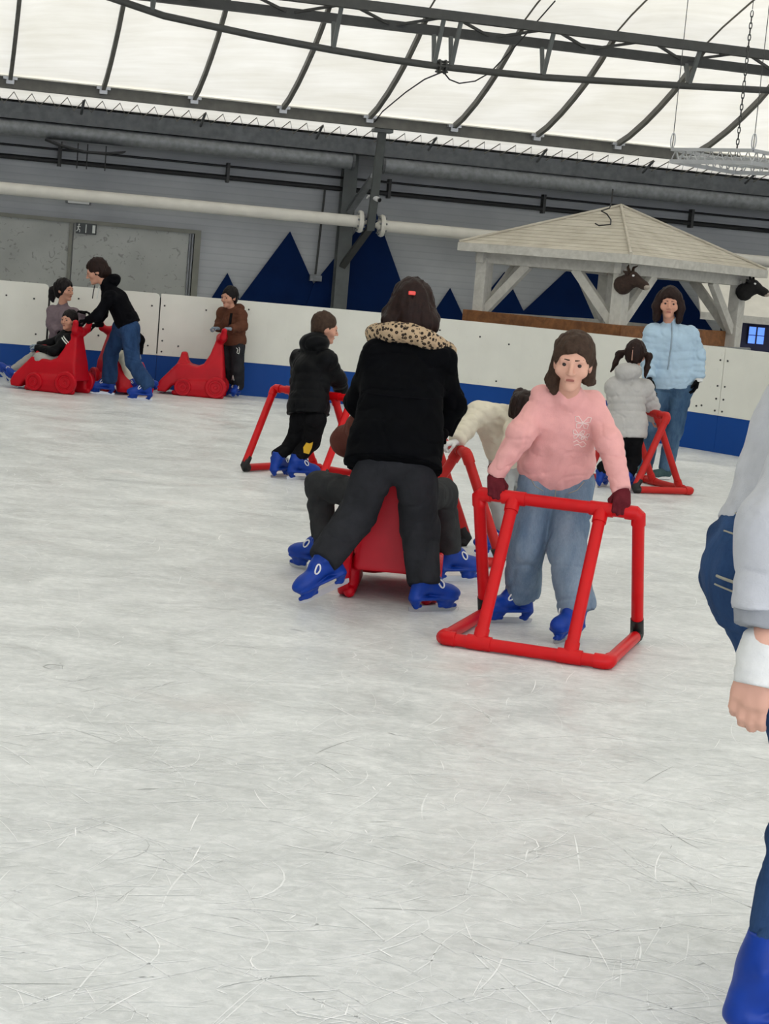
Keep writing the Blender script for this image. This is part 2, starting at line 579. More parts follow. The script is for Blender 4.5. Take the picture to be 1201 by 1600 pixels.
class SDF:
    def __init__(s, h=.008, k=.03):
        s.h, s.k, s.ops, s.disp = h, k, [], None

    def cone(s, a, b, ra, rb, flat=1.0, lat=None, k=None, bulge=None, sub=False):
        a, b = np.asarray(a, float), np.asarray(b, float)
        ab = b - a
        L2 = float(ab @ ab) + 1e-9
        lt = None if lat is None else unit(lat)

        def fn(P):
            t = np.clip(((P - a) @ ab) / L2, 0, 1)
            c = P - a - t[:, None] * ab
            r = ra + (rb - ra) * t
            if bulge:
                n, amp = bulge
                r = r + amp * (np.abs(np.sin(math.pi * n * t)) ** .6 - .6)
            if lt is not None and flat != 1:
                l = c @ lt
                q = (c * c).sum(1) - l * l
                d = np.sqrt(l * l + np.maximum(q, 0) / (flat * flat)) - r
                return d * (.5 + .5 * min(1, flat))
            return np.sqrt((c * c).sum(1)) - r
        R = max(ra, rb) * max(1, flat) + .02
        s.ops.append(('s' if sub else 'u', fn, np.minimum(a, b) - R, np.maximum(a, b) + R, s.k if k is None else k))
        return s

    def chain(s, pts, rs, **kw):
        for i in range(len(pts) - 1):
            s.cone(pts[i], pts[i + 1], rs[i], rs[i + 1], **kw)
        return s

    def ell(s, c, r, ax=None, k=None, sub=False):
        c, r = np.asarray(c, float), np.asarray(r, float)
        A = np.eye(3) if ax is None else np.array([unit(x) for x in ax])

        def fn(P):
            q = (P - c) @ A.T
            k0 = np.sqrt(((q / r) ** 2).sum(1))
            k1 = np.sqrt(((q / (r * r)) ** 2).sum(1)) + 1e-9
            return k0 * (k0 - 1) / k1
        R = r.max() + .02
        s.ops.append(('s' if sub else 'u', fn, c - R, c + R, s.k if k is None else k))
        return s

    def fnop(s, fn, lo, hi, k=None, sub=False):
        s.ops.append(('s' if sub else 'u', fn, np.asarray(lo, float), np.asarray(hi, float), s.k if k is None else k))
        return s

    def cut(s, p, n):
        p, n = np.asarray(p, float), unit(n)
        s.ops.append(('c', lambda P: (P - p) @ n, None, None, 0))
        return s

    def wrinkle(s, *layers):
        s.disp = layers          # (amp, (fx,fy,fz))
        return s

    def grid(s):
        us = [o for o in s.ops if o[0] == 'u']
        lo = np.min([o[2] for o in us], 0) - 2 * s.h - .01
        hi = np.max([o[3] for o in us], 0) + 2 * s.h + .01
        n = np.ceil((hi - lo) / s.h).astype(int) + 1
        F = np.full(tuple(n), .15, np.float32)
        ax = [lo[i] + s.h * np.arange(n[i]) for i in range(3)]

        def sub(l, h):
            i0 = np.clip(np.floor((l - lo) / s.h).astype(int), 0, n - 1)
            i1 = np.clip(np.ceil((h - lo) / s.h).astype(int) + 1, 1, n)
            return tuple(slice(i0[i], i1[i]) for i in range(3))

        for op, fn, l, h, k in s.ops:
            if op == 'c':
                sl = (slice(None),) * 3
            else:
                sl = sub(l - k, h + k)
            X, Y, Z = np.meshgrid(ax[0][sl[0]], ax[1][sl[1]], ax[2][sl[2]], indexing='ij')
            shp = X.shape
            if X.size == 0:
                continue
            d = fn(np.stack([X.ravel(), Y.ravel(), Z.ravel()], 1)).reshape(shp).astype(np.float32)
            f = F[sl]
            if op == 'u':
                if k > 0:
                    hh = np.maximum(k - np.abs(f - d), 0) / k
                    F[sl] = np.minimum(f, d) - hh * hh * k * .25
                else:
                    F[sl] = np.minimum(f, d)
            elif op == 's':
                if k > 0:
                    hh = np.maximum(k - np.abs(f + d), 0) / k
                    F[sl] = np.maximum(f, -d) + hh * hh * k * .25
                else:
                    F[sl] = np.maximum(f, -d)
            else:
                F[sl] = np.maximum(f, d)
        if s.disp:
            idx = np.nonzero(np.abs(F) < .035)
            P = np.stack([ax[i][idx[i]] for i in range(3)], 1)
            acc = 0
            for lay in s.disp:
                amp, fr = lay[0], np.asarray(lay[1], float)
                if len(lay) == 2:
                    acc = acc + amp * vnoise(P * fr + 17.3)
                else:                      # creases: narrow valleys along the zero set of a warped noise
                    wv = vnoise(P * 5 + 3.1)[:, None] * np.array([[.05, .05, .05]])
                    v = np.abs(vnoise((P + wv) * fr + 41.7))
                    acc = acc + amp * np.maximum(0, 1 - v / lay[2]) ** 1.5
            F[idx] += acc.astype(np.float32)
        return F, lo

    def arrays(s):
        F, lo = s.grid()
        h = s.h
        S = F < 0
        c = [S[i:S.shape[0] - 1 + i, j:S.shape[1] - 1 + j, k:S.shape[2] - 1 + k] for i in (0, 1) for j in (0, 1) for k in (0, 1)]
        tot = sum(x.astype(np.int8) for x in c)
        act = (tot > 0) & (tot < 8)
        ci = np.argwhere(act)
        idx = np.full(act.shape, -1, np.int64)
        idx[act] = np.arange(len(ci))
        corner = {}
        for i in (0, 1):
            for j in (0, 1):
                for k in (0, 1):
                    corner[(i, j, k)] = F[ci[:, 0] + i, ci[:, 1] + j, ci[:, 2] + k]
        acc = np.zeros((len(ci), 3))
        cnt = np.zeros(len(ci))
        for p in corner:
            for a in range(3):
                if p[a] == 0:
                    q = list(p)
                    q[a] = 1
                    q = tuple(q)
                    fa, fb = corner[p], corner[q]
                    m = (fa < 0) != (fb < 0)
                    t = np.where(m, fa / np.where(np.abs(fa - fb) < 1e-9, 1, fa - fb), 0)
                    pos = np.tile(np.array(p, float), (len(ci), 1))
                    pos[:, a] = t
                    acc += pos * m[:, None]
                    cnt += m
        V = lo + h * (ci + acc / np.maximum(cnt, 1)[:, None])
        quads = []
        for a in range(3):
            b, cc = (a + 1) % 3, (a + 2) % 3
            s0 = [slice(None)] * 3
            s1 = [slice(None)] * 3
            s0[a] = slice(0, -1)
            s1[a] = slice(1, None)
            A, B = S[tuple(s0)], S[tuple(s1)]
            e = np.argwhere(A != B)
            e = e[(e[:, b] > 0) & (e[:, cc] > 0) & (e[:, b] < S.shape[b] - 1) & (e[:, cc] < S.shape[cc] - 1)]
            if not len(e):
                continue
            fl = A[e[:, 0], e[:, 1], e[:, 2]]
            off = []
            for db, dc in ((0, 0), (1, 0), (1, 1), (0, 1)):
                q = e.copy()
                q[:, b] -= db
                q[:, cc] -= dc
                off.append(idx[q[:, 0], q[:, 1], q[:, 2]])
            Q = np.stack(off, 1)
            Q[~fl] = Q[~fl][:, ::-1]
            quads.append(Q)
        Q = np.concatenate(quads)
        return V, Q

    def mesh(s, name, base=(0, 0, 0)):
        V, Q = s.arrays()
        V = V - np.asarray(base, float)
        me = bpy.data.meshes.new(name)
        me.vertices.add(len(V))
        me.vertices.foreach_set('co', V.astype(np.float32).ravel())
        me.loops.add(Q.size)
        me.loops.foreach_set('vertex_index', Q.astype(np.int32).ravel())
        me.polygons.add(len(Q))
        me.polygons.foreach_set('loop_start', (np.arange(len(Q)) * 4).astype(np.int32))
        me.polygons.foreach_set('loop_total', np.full(len(Q), 4, np.int32))
        me.polygons.foreach_set('use_smooth', np.ones(len(Q), bool))
        me.update(calc_edges=True)
        me.validate()
        return me

    def build(s, name, mat, parent=None, base=(0, 0, 0)):
        return link(name, s.mesh(name, base), mat, parent)


# ------------------------------------------------------------------ hall frame: a along the back wall, b from the wall towards the camera
TH = math.radians(14)
HW = Vector((math.cos(TH), math.sin(TH), 0))
HN = Vector((math.sin(TH), -math.cos(TH), 0))
HO = Vector((0, 27, 0))


def hall(a, b, z):
    return HO + HW * a + HN * b + Vector((0, 0, z))


def hbox(mb, a0, a1, b0, b1, z0, z1):
    return mb.hexa([hall(a0, b0, z0), hall(a1, b0, z0), hall(a1, b1, z0), hall(a0, b1, z0),
                    hall(a0, b0, z1), hall(a1, b0, z1), hall(a1, b1, z1), hall(a0, b1, z1)])


# ---- ice
g = MB()
n = 24
g.add([(-30 + 60 * i / n, -6 + 40 * j / n, 0) for j in range(n + 1) for i in range(n + 1)],
      [(j * (n + 1) + i, j * (n + 1) + i + 1, (j + 1) * (n + 1) + i + 1, (j + 1) * (n + 1) + i) for j in range(n) for i in range(n)])
floor = structure(g.build('floor', M['ice']), 'pale grey scratched ice of the rink')


def scratches(name, mat, count, seed, wr, lr, zz, ymin=3.0, ymax=20.0, hook=.25):
    r = random.Random(seed)
    vs, fs = [], []
    for _ in range(count):
        Yv = ymin + (ymax - ymin) * r.random() ** 1.6
        X = (r.random() - .5) * (Yv * .47 + .6)
        th = r.gauss(.15, .75) if r.random() < .8 else r.random() * 6.28
        L = lr[0] + (lr[1] - lr[0]) * r.random() ** 2.5
        curv = r.gauss(0, 1.0) if r.random() > hook else r.gauss(0, 7)
        w = wr[0] + (wr[1] - wr[0]) * r.random() ** 2
        m = max(3, int(L / .05))
        x, y = X, Yv
        base = len(vs)
        for i in range(m + 1):
            t = i / m
            ww = w * (math.sin(math.pi * min(.97, max(.03, t)))) ** .5
            nx, ny = -math.sin(th), math.cos(th)
            vs += [(x + nx * ww, y + ny * ww, zz), (x - nx * ww, y - ny * ww, zz)]
            x += math.cos(th) * L / m
            y += math.sin(th) * L / m
            th += curv * L / m
        for i in range(m):
            fs.append((base + 2 * i + 1, base + 2 * i + 3, base + 2 * i + 2, base + 2 * i))
    me = bpy.data.meshes.new(name)
    me.from_pydata(vs, [], fs)
    o = link(name, me, mat, floor)
    o['kind'] = 'stuff'
    return o


scratches('skate_scratches', M['scratch'], 1900, 3, (.0009, .0026), (.03, .30), .0012)
scratches('faint_skate_scratches', M['scratch_dim'], 4200, 5, (.0008, .0028), (.04, .5), .0008)
scratches('dark_skate_grooves', M['scratch_dark'], 160, 9, (.0008, .002), (.04, .3), .0006)

# ---- rink boards: a straight run, then a rounded corner
HD = math.radians(10)
CC, CR = Vector((-1.45, 15.15, 0)), 6.6


def board_pt(s):
    """s metres along the boards; s = 0 where the corner starts (heading +10 degrees)."""
    if s <= 0:
        p0 = CC + CR * Vector((-math.sin(HD), math.cos(HD), 0))
        return p0 + Vector((math.cos(HD), math.sin(HD), 0)) * s, Vector((math.sin(HD), -math.cos(HD), 0))
    ph = HD - s / CR
    return CC + CR * Vector((-math.sin(ph), math.cos(ph), 0)), Vector((math.sin(ph), -math.cos(ph), 0))


boards = structure(empty('wall_rink', (0, 0, 0)), 'white rink boards with a blue kick strip')
seams = [-8.11, -6.81, -5.51, -4.21, -2.91, -1.61, -.30, 3.05, 6.78, 10.1, 13.2]


def ribbon(s0, s1, z0, z1, th, rtop=0.0, proud=0.0):
    """board slab along the path; top corners rounded by rtop"""
    mb = MB()
    L = s1 - s0
    cuts = [0, rtop * .3, rtop, L - rtop, L - rtop * .3, L] if rtop else [0, L]
    m = max(1, int((L - 2 * rtop) / .25))
    ss = sorted(set([round(c, 5) for c in cuts] + [rtop + (L - 2 * rtop) * i / m for i in range(m + 1)]))
    cols = []
    for t in ss:
        e = min(t, L - t)
        zt = z1
        if rtop and e < rtop:
            zt = z1 - (rtop - math.sqrt(max(0, rtop ** 2 - (rtop - e) ** 2)))
        p, nn = board_pt(s0 + t)
        f = p + nn * proud
        k = p - nn * th
        cols.append([f + Vector((0, 0, z0)), f + Vector((0, 0, zt)), k + Vector((0, 0, zt)), k + Vector((0, 0, z0))])
    vs = [q for c in cols for q in c]
    fs = []
    for i in range(len(cols) - 1):
        for j in range(4):
            l = (j + 1) % 4
            fs.append((i * 4 + j, i * 4 + l, (i + 1) * 4 + l, (i + 1) * 4 + j))
    fs += [(0, 1, 2, 3), tuple((len(cols) - 1) * 4 + k for k in (3, 2, 1, 0))]
    return mb.add(vs, fs)


for i in range(len(seams) - 1):
    a, b = seams[i], seams[i + 1]
    flat = b <= 0
    gap = .012 if flat else .003
    ribbon(a + gap, b - gap, .41, 1.14, .05, .045 if flat else .01).build('board_panel', M['board'], boards)
    ribbon(a + .002, b - .002, 0, .4, .05, 0, .006).build('kick_plate', M['kick'], boards)
ribbon(seams[0], seams[-1], .402, .418, .05, 0, .012).build('white_strip', M['board'], boards)
ribbon(seams[0], seams[-1], 0, 1.09, .14, 0, -.06).build('board_backing', M['steel_dark'], boards)
bm_ = MB()
bm_.lathe((0, 0, 0), (0, -1, 0), [(-.004, .011), (.006, .011), (.008, .007)], 8)
boltme = bm_.mesh('bolt')
boltme.materials.append(M['bolt'])
rb = random.Random(11)
for i in range(2, len(seams) - 1):
    a, b = seams[i], seams[i + 1]
    spots = []
    if b <= 0:
        for e in (a + .13, b - .13):
            spots += [(e + rb.uniform(-.05, .03), .96 + rb.uniform(-.04, .04)), (e + rb.uniform(-.03, .03), .52 + rb.uniform(-.03, .03))]
        spots += [(a + .45 + rb.uniform(-.2, .2), 1.0), (a + .8, .98 + rb.uniform(-.08, .03)), (a + .6, .62 + rb.uniform(-.05, .15))]
    else:
        for e in (a + .05, b - .05):
            spots += [(e, 1.0), (e, .72), (e, .58), (e, .45)]
        for k in range(9):
            spots.append((a + (b - a) * rb.uniform(.06, .94), rb.choice([1.02, .98, .9, .52, .48]) + rb.uniform(-.02, .02)))
    for sv, z in spots:
        p, nn = board_pt(sv)
        o = bpy.data.objects.new('bolt', boltme)
        COL.objects.link(o)
        o.parent = boards
        o.location = (p.x + nn.x * .001, p.y + nn.y * .001, z)
        o.rotation_euler = (0, 0, math.atan2(nn.x, -nn.y))

# ---- back wall
w_ = MB()
hbox(w_, -24, 24, -.25, 0, 0, 3.5)
wall = structure(w_.build('wall_back', M['wall']), 'grey painted back wall of the hall')
s_ = MB()
hbox(s_, -24, 24, -.25, 1.05, 3.5, 3.6)
structure(s_.build('ceiling_soffit', M['steel_dark']), 'dark soffit above the ducts')

for nm, lb, bx in (('wall_left', 'left end wall of the hall', (-13.3, -13, 0, 31)), ('wall_right', 'right end wall of the hall', (13, 13.3, 0, 31))):
    w_ = MB()
    hbox(w_, *bx, -.01, 7.2)
    structure(w_.build(nm, M['wall']), lb)

# ---- big double door with frame and exit sign
dr = structure(empty('door_1', hall(-4.94, 0, 0)), 'wide stained grey double door with olive frame')
def hpart(name, mat, parent, *boxes, bevel=0):
    mb = MB()
    for b in boxes:
        hbox(mb, *b)
    base = parent.location
    mb.v = [tuple(Vector(v) - base) for v in mb.v]
    return mb.build(name, mat, parent, bevel=bevel)


hpart('door_leaf', M['door'], dr, (-4.91, -3.27, 0, .05, 0, 1.93))
hpart('door_leaf', M['door'], dr, (-7.0, -4.97, 0, .045, 0, 1.93))
hpart('door_post', M['doorframe'], dr, (-4.975, -4.925, 0, .07, 0, 1.95))
hpart('door_frame', M['doorframe'], dr, (-7.05, -3.10, 0, .09, 1.93, 1.985), (-3.19, -3.10, 0, .09, 0, 1.93))
hpart('door_frame_trim', M['galv'], dr, (-3.265, -3.245, .04, .075, 0, 1.92), (-3.225, -3.205, .04, .075, 0, 1.92))

sg = empty('exit_sign', hall(-4.74, .08, 1.865))
tag(sg, 'dark green emergency exit sign with white running man on the grey door', 'sign')
hpart('sign_panel', M['signgreen'], sg, (-4.885, -4.595, .07, .095, 1.79, 1.94))


def hflat(name, mat, parent, polys, b):
    mb = MB()
    base = parent.location
    for p in polys:
        k = len(p)
        vs = [hall(a, b, z) - base for a, z in p] + [hall(a, b + .003, z) - base for a, z in p]
        fs = [tuple(range(k)), tuple(range(2 * k - 1, k - 1, -1))] + [(i, (i + 1) % k, k + (i + 1) % k, k + i) for i in range(k)]
        mb.add(vs, fs)
    return mb.build(name, mat, parent)


def bar2(a0, z0, a1, z1, w):
    dx, dz = a1 - a0, z1 - z0
    l = math.hypot(dx, dz)
    nx, nz = -dz / l * w / 2, dx / l * w / 2
    return [(a0 + nx, z0 + nz), (a1 + nx, z1 + nz), (a1 - nx, z1 - nz), (a0 - nx, z0 - nz)]


ca, cz = -4.845, 1.865
hflat('running_man', M['signwhite'], sg, [
    [(ca + .012 * math.cos(t * .785), cz + .05 + .012 * math.sin(t * .785)) for t in range(8)],
    bar2(ca - .002, cz + .035, ca - .01, cz - .005, .016), bar2(ca - .01, cz - .005, ca + .016, cz - .025, .01),
    bar2(ca + .016, cz - .025, ca + .012, cz - .058, .009), bar2(ca - .01, cz - .005, ca - .018, cz - .035, .01),
    bar2(ca - .018, cz - .035, ca - .038, cz - .045, .009), bar2(ca - .002, cz + .03, ca + .024, cz + .018, .008),
    bar2(ca - .004, cz + .03, ca - .03, cz + .012, .008)], .096)
hflat('divider_line', M['signwhite'], sg, [bar2(-4.745, 1.805, -4.745, 1.925, .012)], .096)
hflat('door_pictogram', M['signwhite'], sg, [[(-4.655, 1.81), (-4.615, 1.81), (-4.615, 1.92), (-4.655, 1.92)]], .096)

el = empty('emergency_lamp', hall(-4.87, 0, 2.23))
tag(el, 'slim grey emergency lamp on the wall above the double door', 'lamp')
hpart('lamp_body', M['galv'], el, (-5.05, -4.69, 0, .05, 2.2, 2.27), bevel=.01)
hpart('lamp_lens', M['whiteplastic'], el, (-5.02, -4.72, .05, .07, 2.205, 2.25), bevel=.01)

# ---- painted plywood mountain panels
MT = [('small navy mountain cutout beside the door frame', [(-2.92, .0), (-2.92, .95), (-2.67, 1.41), (-2.45, 1.02), (-2.45, 0)], .03),
      ('broad navy mountain cutout left of the steel post', [(-2.47, 0), (-2.47, 1.04), (-1.80, 2.09), (-1.39, 1.36), (-1.2, 1.0), (-1.2, 0)], .05),
      ('tall navy mountain cutout peaking behind the white pipe joint', [(-1.75, 0), (-1.39, 1.36), (-.57, 2.54), (.1, 1.13), (.25, .8), (.25, 0)], .07),
      ('small navy mountain cutout left of the pavilion', [(.35, 0), (.43, 1.0), (.70, 1.47), (.98, 1.01), (1.0, 0)], .03),
      ('navy mountain cutout behind the left pavilion post', [(.95, 0), (1.0, 1.05), (1.52, 1.78), (1.9, 1.18), (1.95, 0)], .05),
      ('widest navy mountain cutout behind the pavilion', [(1.8, 0), (1.86, 1.19), (3.43, 2.86), (5.05, 1.1), (5.2, 0)], .03)]
for lb, pl, b0 in MT:
    e = empty('mountain_panel', hall(pl[0][0], b0, 0))
    tag(e, lb, 'panel', 'navy mountain cutouts along the back wall')
    mb = MB()
    k = len(pl)
    base = e.location
    mb.add([hall(a, b0, z) - base for a, z in pl] + [hall(a, b0 + .018, z) - base for a, z in pl],
           [tuple(range(k)), tuple(range(2 * k - 1, k - 1, -1))] + [(i, (i + 1) % k, k + (i + 1) % k, k + i) for i in range(k)])
    mb.build('face_board', M['navy'], e)

# ---- steel post, bracket, strut, camera
def hbeam(name, mat, parent, p, q, w, h):
    base = parent.location if parent else Vector((0, 0, 0))
    mb = MB()
    mb.beam(hall(*p) - base, hall(*q) - base, w, h, up=HN)
    return mb.build(name, mat, parent)


ps = empty('steel_post', hall(-1.02, .2, 0))
tag(ps, 'grey steel H-post standing against the back wall', 'post')
hpart('flange', M['steel_post'], ps, (-1.12, -.92, .1, .12, 0, 3.5))
hpart('flange', M['steel_post'], ps, (-1.12, -.92, .29, .31, 0, 3.5))
hpart('web', M['steel_post'], ps, (-1.03, -1.01, .12, .29, 0, 3.5))
hbeam('bracket_arm', M['steel_dark'], ps, (-1.03, .31, 1.66), (-.8, 1.0, 2.26), .09, .09)
st = empty('roof_strut', hall(-.83, 1.05, 2.2))
tag(st, 'thin grey strut dropping from the eave beam to the pipe joint', 'strut')
hbeam('strut_tube', M['steel_post'], st, (-.83, 1.05, 2.2), (-.97, 1.9, 3.56), .11, .07)
hpart('head_plate', M['steel_post'], st, (-1.1, -.84, 1.8, 2.0, 3.50, 3.545))
hbeam('side_brace', M['galv'], st, (-.84, 1.02, 2.95), (-1.0, .35, 2.45), .09, .09)
cc = empty('security_camera', hall(-.87, 1.25, 2.62))
tag(cc, 'small white bullet security camera on the grey strut', 'camera')
bl = cc.location
mb = MB()
mb.lathe(hall(-.90, 1.3, 2.655) - bl, hall(-.80, 1.45, 2.60) - hall(-.90, 1.3, 2.655), [(0, .028), (.015, .036), (.12, .036), (.13, .03)], 14)
mb.build('camera_body', M['whiteplastic'], cc)
mb = MB()
mb.lathe(hall(-.82, 1.42, 2.611) - bl, hall(-.80, 1.45, 2.60) - hall(-.90, 1.3, 2.655), [(0, .03), (.012, .03)], 12)
mb.build('camera_lens', M['rubber'], cc)
mb = MB()
mb.tube([hall(-.9, 1.3, 2.655) - bl, hall(-.94, 1.25, 2.66) - bl, hall(-.95, 1.2, 2.63) - bl], .014, 8)
mb.build('camera_bracket', M['whiteplastic'], cc)

# ---- white horizontal pipe with flanges
def pipe_run(label, a0, a1, fl, z):
    e = empty('white_pipe', hall((a0 + a1) / 2, 1.0, z))
    tag(e, label, 'pipe', 'white pipes along the back wall')
    b = e.location
    mb = MB()
    mb.tube([hall(a0, 1, z) - b, hall(a1, 1, z) - b], .085, 18)
    mb.build('pipe_tube', M['pipe_white'], e)
    d = 1 if fl > (a0 + a1) / 2 else -1
    mb = MB()
    mb.lathe(hall(fl, 1, z) - b, HW, [(-.03, .15), (.0, .16), (.03, .15)], 20)
    mb.build('pipe_flange', M['pipe_white'], e)
    for k in range(8):
        t = k * math.pi / 4 + .2
        mb = MB()
        c = hall(fl, 1 + .125 * math.cos(t), z + .125 * math.sin(t)) - b
        mb.lathe(c, HW, [(-.055, .016), (.055, .016)], 6)
        mb.build('flange_bolt', M['galv'], e)
    mb = MB()
    mb.lathe(hall(fl, 1, z) - b, HW * d, [(0, .09), (.05, .06), (.09, .03), (.13, .026)], 14)
    mb.build('end_cone', M['pipe_white'], e)
    return e


pipe_run('long white pipe running left from the steel post over the door', -11, -.98, -.98, 2.30)
pipe_run('white pipe running right from the joint and behind the pavilion', -.66, 9.5, -.66, 2.27)

# ---- ducts, conduits and cable tray below the eave
du = empty('ventilation_duct', hall(-5, .9, 3.1))
tag(du, 'long dull galvanised duct under the eave, ending at the strut', 'duct', 'galvanised ducts under the eave')
b = du.location
MB().tube([hall(-13, .92, 3.13) - b, hall(-1.12, .92, 3.13) - b], .11, 16).build('duct_tube', M['galv'], du)
mb = MB().lathe(hall(-1.12, .92, 3.13) - b, HW, [(-.04, .125), (.0, .125)], 18)
mb.build('duct_collar', M['galv_dark'], du)
mb = MB().lathe(hall(-2.15, .92, 3.13) - b, HW, [(-.03, .116), (.0, .116)], 18)
mb.build('duct_collar', M['galv'], du)
du2 = empty('ventilation_duct', hall(4, .9, 3.1))
tag(du2, 'galvanised duct under the eave to the right of the strut', 'duct', 'galvanised ducts under the eave')
b = du2.location
MB().tube([hall(-.72, .92, 3.13) - b, hall(12, .92, 3.13) - b], .12, 16).build('duct_tube', M['galv'], du2)
mb = MB().lathe(hall(-.72, .92, 3.13) - b, HW, [(0, .13), (.04, .13)], 18)
mb.build('duct_collar', M['galv_dark'], du2)
gb = MB()
hbox(gb, -12.9, 12.9, .7, 1.02, 3.24, 3.455)
tag(gb.build('eave_girder', M['galv_dark']), 'deep dark galvanised girder running above the ducts', 'girder')
for nm, lb, z, r, bb in (('conduit', 'thin dark conduit uppermost on the wall under the duct', 2.93, .016, .12),
                         ('conduit', 'thick dark conduit below the thin one on the wall', 2.77, .036, .1)):
    e = MB().tube([hall(-12, bb, z), hall(12, bb, z)], r, 8).build(nm, M['cable'])
    tag(e, lb, 'conduit', 'dark conduits along the back wall')
for k in range(9):
    a = -10 + 2.4 * k
    mb = MB()
    hbox(mb, a, a + .04, 0, .14, 2.7, 2.98)
    structure(mb.build('trim_1', M['steel_dark']))
dp = empty('drop_conduit', hall(-1.36, .06, 1.45))
tag(dp, 'vertical conduit with small socket box between two mountain cutouts', 'conduit')
b = dp.location
MB().tube([hall(-1.34, .1, 2.77) - b, hall(-1.38, .1, 1.5) - b], .016, 8).build('conduit_tube', M['steel_dark'], dp)
hpart('socket_box', M['galv'], dp, (-1.47, -1.29, .08, .16, 1.40, 1.49), bevel=.008)
tr = empty('hanging_tray', hall(-4.9, .95, 2.9))
tag(tr, 'dark curved tray hanging on thin rods beneath the left duct', 'tray')
b = tr.location
mb = MB()
pr = [(-5.42, 3.0), (-5.2, 2.93), (-4.9, 2.88), (-4.6, 2.89), (-4.35, 2.93)]
for (a0, z0), (a1, z1) in zip(pr[:-1], pr[1:]):
    mb.hexa([hall(a0, .7, z0) - b, hall(a1, .7, z1) - b, hall(a1, 1.15, z1) - b, hall(a0, 1.15, z0) - b,
             hall(a0, .7, z0 + .02) - b, hall(a1, .7, z1 + .02) - b, hall(a1, 1.15, z1 + .02) - b, hall(a0, 1.15, z0 + .02) - b])
mb.build('tray_sheet', M['cable'], tr)
for a in (-5.2, -4.98, -4.85, -4.6):
    MB().tube([hall(a, .95, 2.66) - b, hall(a, .95, 3.0) - b], .008, 6).build('tray_rod', M['cable'], tr)

# ---- membrane roof: bays between arched ribs
PROF = [(2.0, 3.70), (2.5, 3.80), (3.05, 3.96), (3.5, 4.12), (3.95, 4.30), (4.4, 4.52), (4.85, 4.78), (5.3, 4.93), (6, 5.12), (7.5, 5.5), (9.5, 6.0),
        (12, 6.5), (15, 6.8), (18, 6.85), (22, 6.5), (26, 5.8), (31, 4.6)]
RIB0, RIBS = -5.96, 1.19
ceil = structure(empty('ceiling', (0, 0, 0)), 'translucent white membrane roof with dark arched ribs')
for i in range(-6, 16):
    a0 = RIB0 + RIBS * i
    vs, fs = [], []
    nc = 7
    for (bb, z) in PROF:
        for c in range(nc):
            t = c / (nc - 1)
            sag = .05 * math.sin(math.pi * t) * min(1, max(.25, (bb - 2) / 2))
            vs.append(hall(a0 + RIBS * t, bb, z + sag))
    for r in range(len(PROF) - 1):
        for c in range(nc - 1):
            fs.append((r * nc + c, r * nc + c + 1, (r + 1) * nc + c + 1, (r + 1) * nc + c))
    MB().add(vs, fs, True).build('membrane_panel', M['membrane'], ceil)
    rp = [hall(a0, bb, z - .04) for bb, z in PROF[:7]]
    mb = MB()
    for p, q in zip(rp[:-1], rp[1:]):
        mb.beam(p, q, .05, .07)
    mb.build('rib', M['rib_steel'], ceil)
    MB().tube([hall(a0, bb, z - .01) for bb, z in PROF[6:]], .012, 6).build('membrane_seam', M['rope'], ceil)
    mb = MB()
    hbox(mb, a0 - .05, a0 + .05, 1.98, 2.1, 3.6, 3.68)
    hbox(mb, a0 - .09, a0 + .09, 2.0, 2.12, 3.655, 3.69)
    mb.build('rib_bracket', M['alu'], ceil)
# inner fold line of the fabric hem
vs = []
mb = MB()
hbox(mb, -14, 14, 2.0, 2.1, 3.69, 3.705)
mb.build('membrane_hem', M['pipe_white'], ceil)
mb = MB()
hbox(mb, -12.95, 12.95, 1.93, 2.03, 3.55, 3.70)
tag(mb.build('eave_beam', M['rib_steel']), 'dark grey eave beam carrying the feet of the roof ribs', 'beam')
mb = MB()
mb.add([hall(-14, 1.94, 3.56), hall(14, 1.94, 3.56), hall(14, 1.05, 3.485), hall(-14, 1.05, 3.485)], [(0, 1, 2, 3)])
mb.build('membrane_skirt', M['membrane'], ceil)
pts = []
x = -9.0
k = 0
while x < 7:
    pts.append(hall(x, 1.7 if k % 2 else 1.35, 3.535 if k % 2 else 3.40))
    x += .115
    k += 1
rope = MB().tube(pts, .009, 5).build('lacing_rope', M['rope'])
tag(rope, 'zigzag lacing rope tying the pale skirt under the eave beam', 'rope')
for k in range(8):
    a = -6.6 + 1.62 * k
    mb = MB()
    mb.tube([hall(a, 1.6, 3.54), hall(a, 1.2, 3.38)], .02, 6)
    structure(mb.build('trim_2', M['galv_dark']))

# ---- triangular roof truss with a bowed lower tube
ts = empty('roof_truss', hall(0, 5, 4.3))
tag(ts, 'dark triangular roof truss with bowed lower tube under the membrane', 'truss')
b = ts.location
CA, CB = (5.3, 4.66), (4.85, 4.53)
for (bb, z), r in ((CA, .055), (CB, .055)):
    MB().beam(hall(-9, bb, z) - b, hall(9, bb, z) - b, .1, .11).build('top_chord', M['steel_dark'], ts)
LOW = [(-5.4, 4.52), (-4.36, 4.30), (-3.3, 4.20), (-2.39, 4.14), (-1.75, 4.11), (-1.06, 4.095), (-.4, 4.10), (.24, 4.11), (1.2, 4.16), (2.15, 4.21), (3.2, 4.27), (4.6, 4.36), (6, 4.5)]
lowz = lambda a: float(np.interp(a, [p[0] for p in LOW], [p[1] for p in LOW]))
MB().tube([hall(a, 5.08, z) - b for a, z in LOW], .042, 10).build('lower_tube', M['steel_dark'], ts)
for a in (-4.5, -2.37, -1.14, -.93, .22, 2.1, 4.0):
    for (bb, z) in (CA, CB):
        MB().beam(hall(a, 5.08, lowz(a)) - b, hall(a + .02, bb, z) - b, .045, .045, up=HW).build('web_strut', M['steel_post'], ts)
zz = [-6.6 + .62 * k for k in range(20)]
